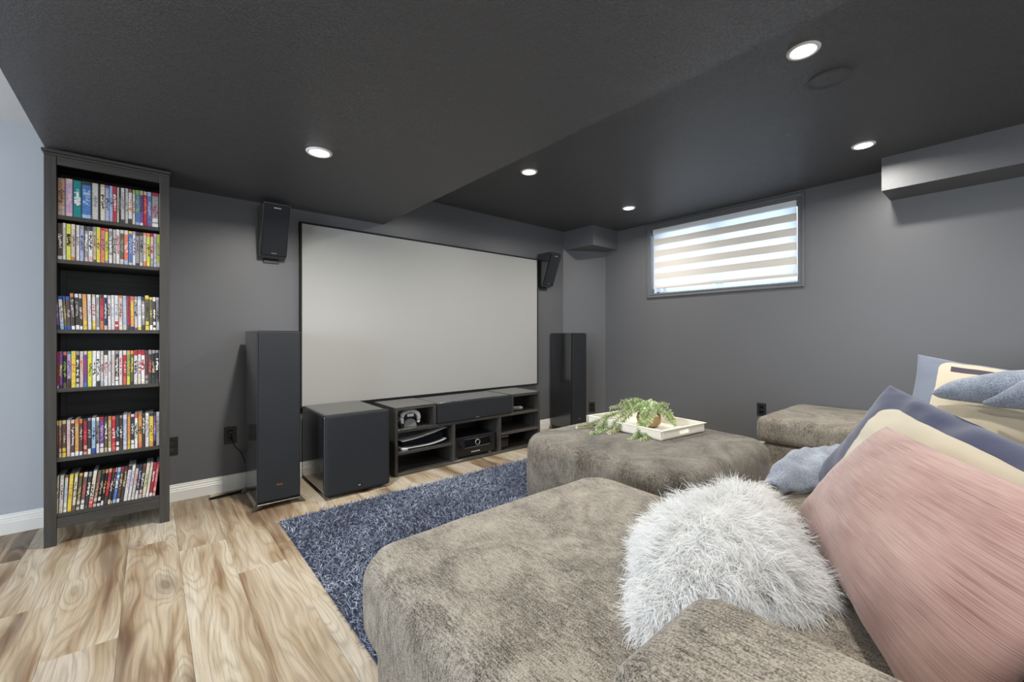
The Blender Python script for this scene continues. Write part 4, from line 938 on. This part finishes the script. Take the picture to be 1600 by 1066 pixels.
strands('fur', fp, roots, dirs, np.repeat(rs.uniform(.045, .078, nl), per), rs.uniform(.0012, .0020, nl*per), cols, 7, M['fur'], bend, .9)

# ------------------------------------------------------------------ blanket
bk = thing('throw_blanket', 'blue-grey fleece blanket draped over the farthest pillow and bunched on the seat', 'blanket', (2.2, .2, .5))
def ruled(name, A, B, puff, n=36, m=16, pdir=(-1, .1, .25), wav=.006, seed=0):
    """cloth between two edge curves, puffed toward pdir, with soft folds"""
    A, B = spline(A, n), spline(B, n); pd = Vector(pdir).normalized(); bm = bmesh.new(); rows = []
    for i in range(n+1):
        r_ = []
        for j in range(m+1):
            t_ = j/m; q = A[i].lerp(B[i], t_); L = (A[i]-B[i]).length
            q = q+pd*(puff*math.sin(math.pi*t_)**.7*min(1, L/.10)+wav*mnoise.noise(q*16+Vector((seed, 0, 0)))); r_.append(bm.verts.new(q))
        rows.append(r_)
    for i in range(n):
        for j in range(m): bm.faces.new((rows[i][j], rows[i+1][j], rows[i+1][j+1], rows[i][j+1]))
    o = ob(name, bm, M['fleece'], bk, True); o.location = -bk.location
    md = o.modifiers.new('thickness', 'SOLIDIFY'); md.thickness = .010; md.offset = 0; return o
ruled('upper_fold', [(2.375, .215, .834), (2.38, .170, .874), (2.385, .117, .898), (2.39, .032, .925), (2.40, -.016, .934), (2.42, -.12, .95), (2.46, -.26, .95)],
      [(2.372, .215, .830), (2.37, .189, .818), (2.37, .134, .813), (2.37, .078, .810), (2.37, -.016, .800), (2.37, -.12, .79), (2.38, -.26, .78)], .030)
ruled('lower_fold', [(2.335, .080, .815), (2.33, .045, .842), (2.335, .012, .875), (2.34, -.03, .91), (2.36, -.12, .93), (2.40, -.26, .93)],
      [(2.335, .080, .811), (2.33, .050, .806), (2.33, .010, .806), (2.33, -.03, .805), (2.33, -.12, .80), (2.34, -.26, .79)], .025, seed=5)
ruled('bunched_end', [(1.70, .585, .528), (1.76, .585, .565), (1.86, .580, .592), (1.98, .560, .605), (2.10, .53, .60), (2.25, .48, .60)],
      [(1.69, .525, .500), (1.74, .500, .505), (1.79, .470, .520), (1.84, .435, .500), (1.95, .40, .515), (2.15, .36, .51)], .022, pdir=(-.35, .1, 1), wav=.022, seed=9)
ruled('bunched_end', [(1.70, .585, .528), (1.76, .592, .545), (1.86, .588, .56), (1.98, .57, .58), (2.10, .54, .58)],
      [(1.695, .560, .490), (1.76, .575, .492), (1.86, .575, .492), (1.98, .56, .492), (2.10, .53, .492)], .012, pdir=(-.2, 1, .1), wav=.010, seed=12)
ruled('rear_drop', [(2.39, -.27, .93), (2.50, -.275, .965), (2.62, -.275, .975), (2.72, -.27, .92), (2.77, -.26, .78), (2.78, -.25, .62)],
      [(2.39, -.05, .935), (2.50, -.06, .975), (2.62, -.07, .990), (2.73, -.07, .93), (2.79, -.07, .78), (2.80, -.06, .60)], .012, pdir=(0, 0, 1), seed=15)
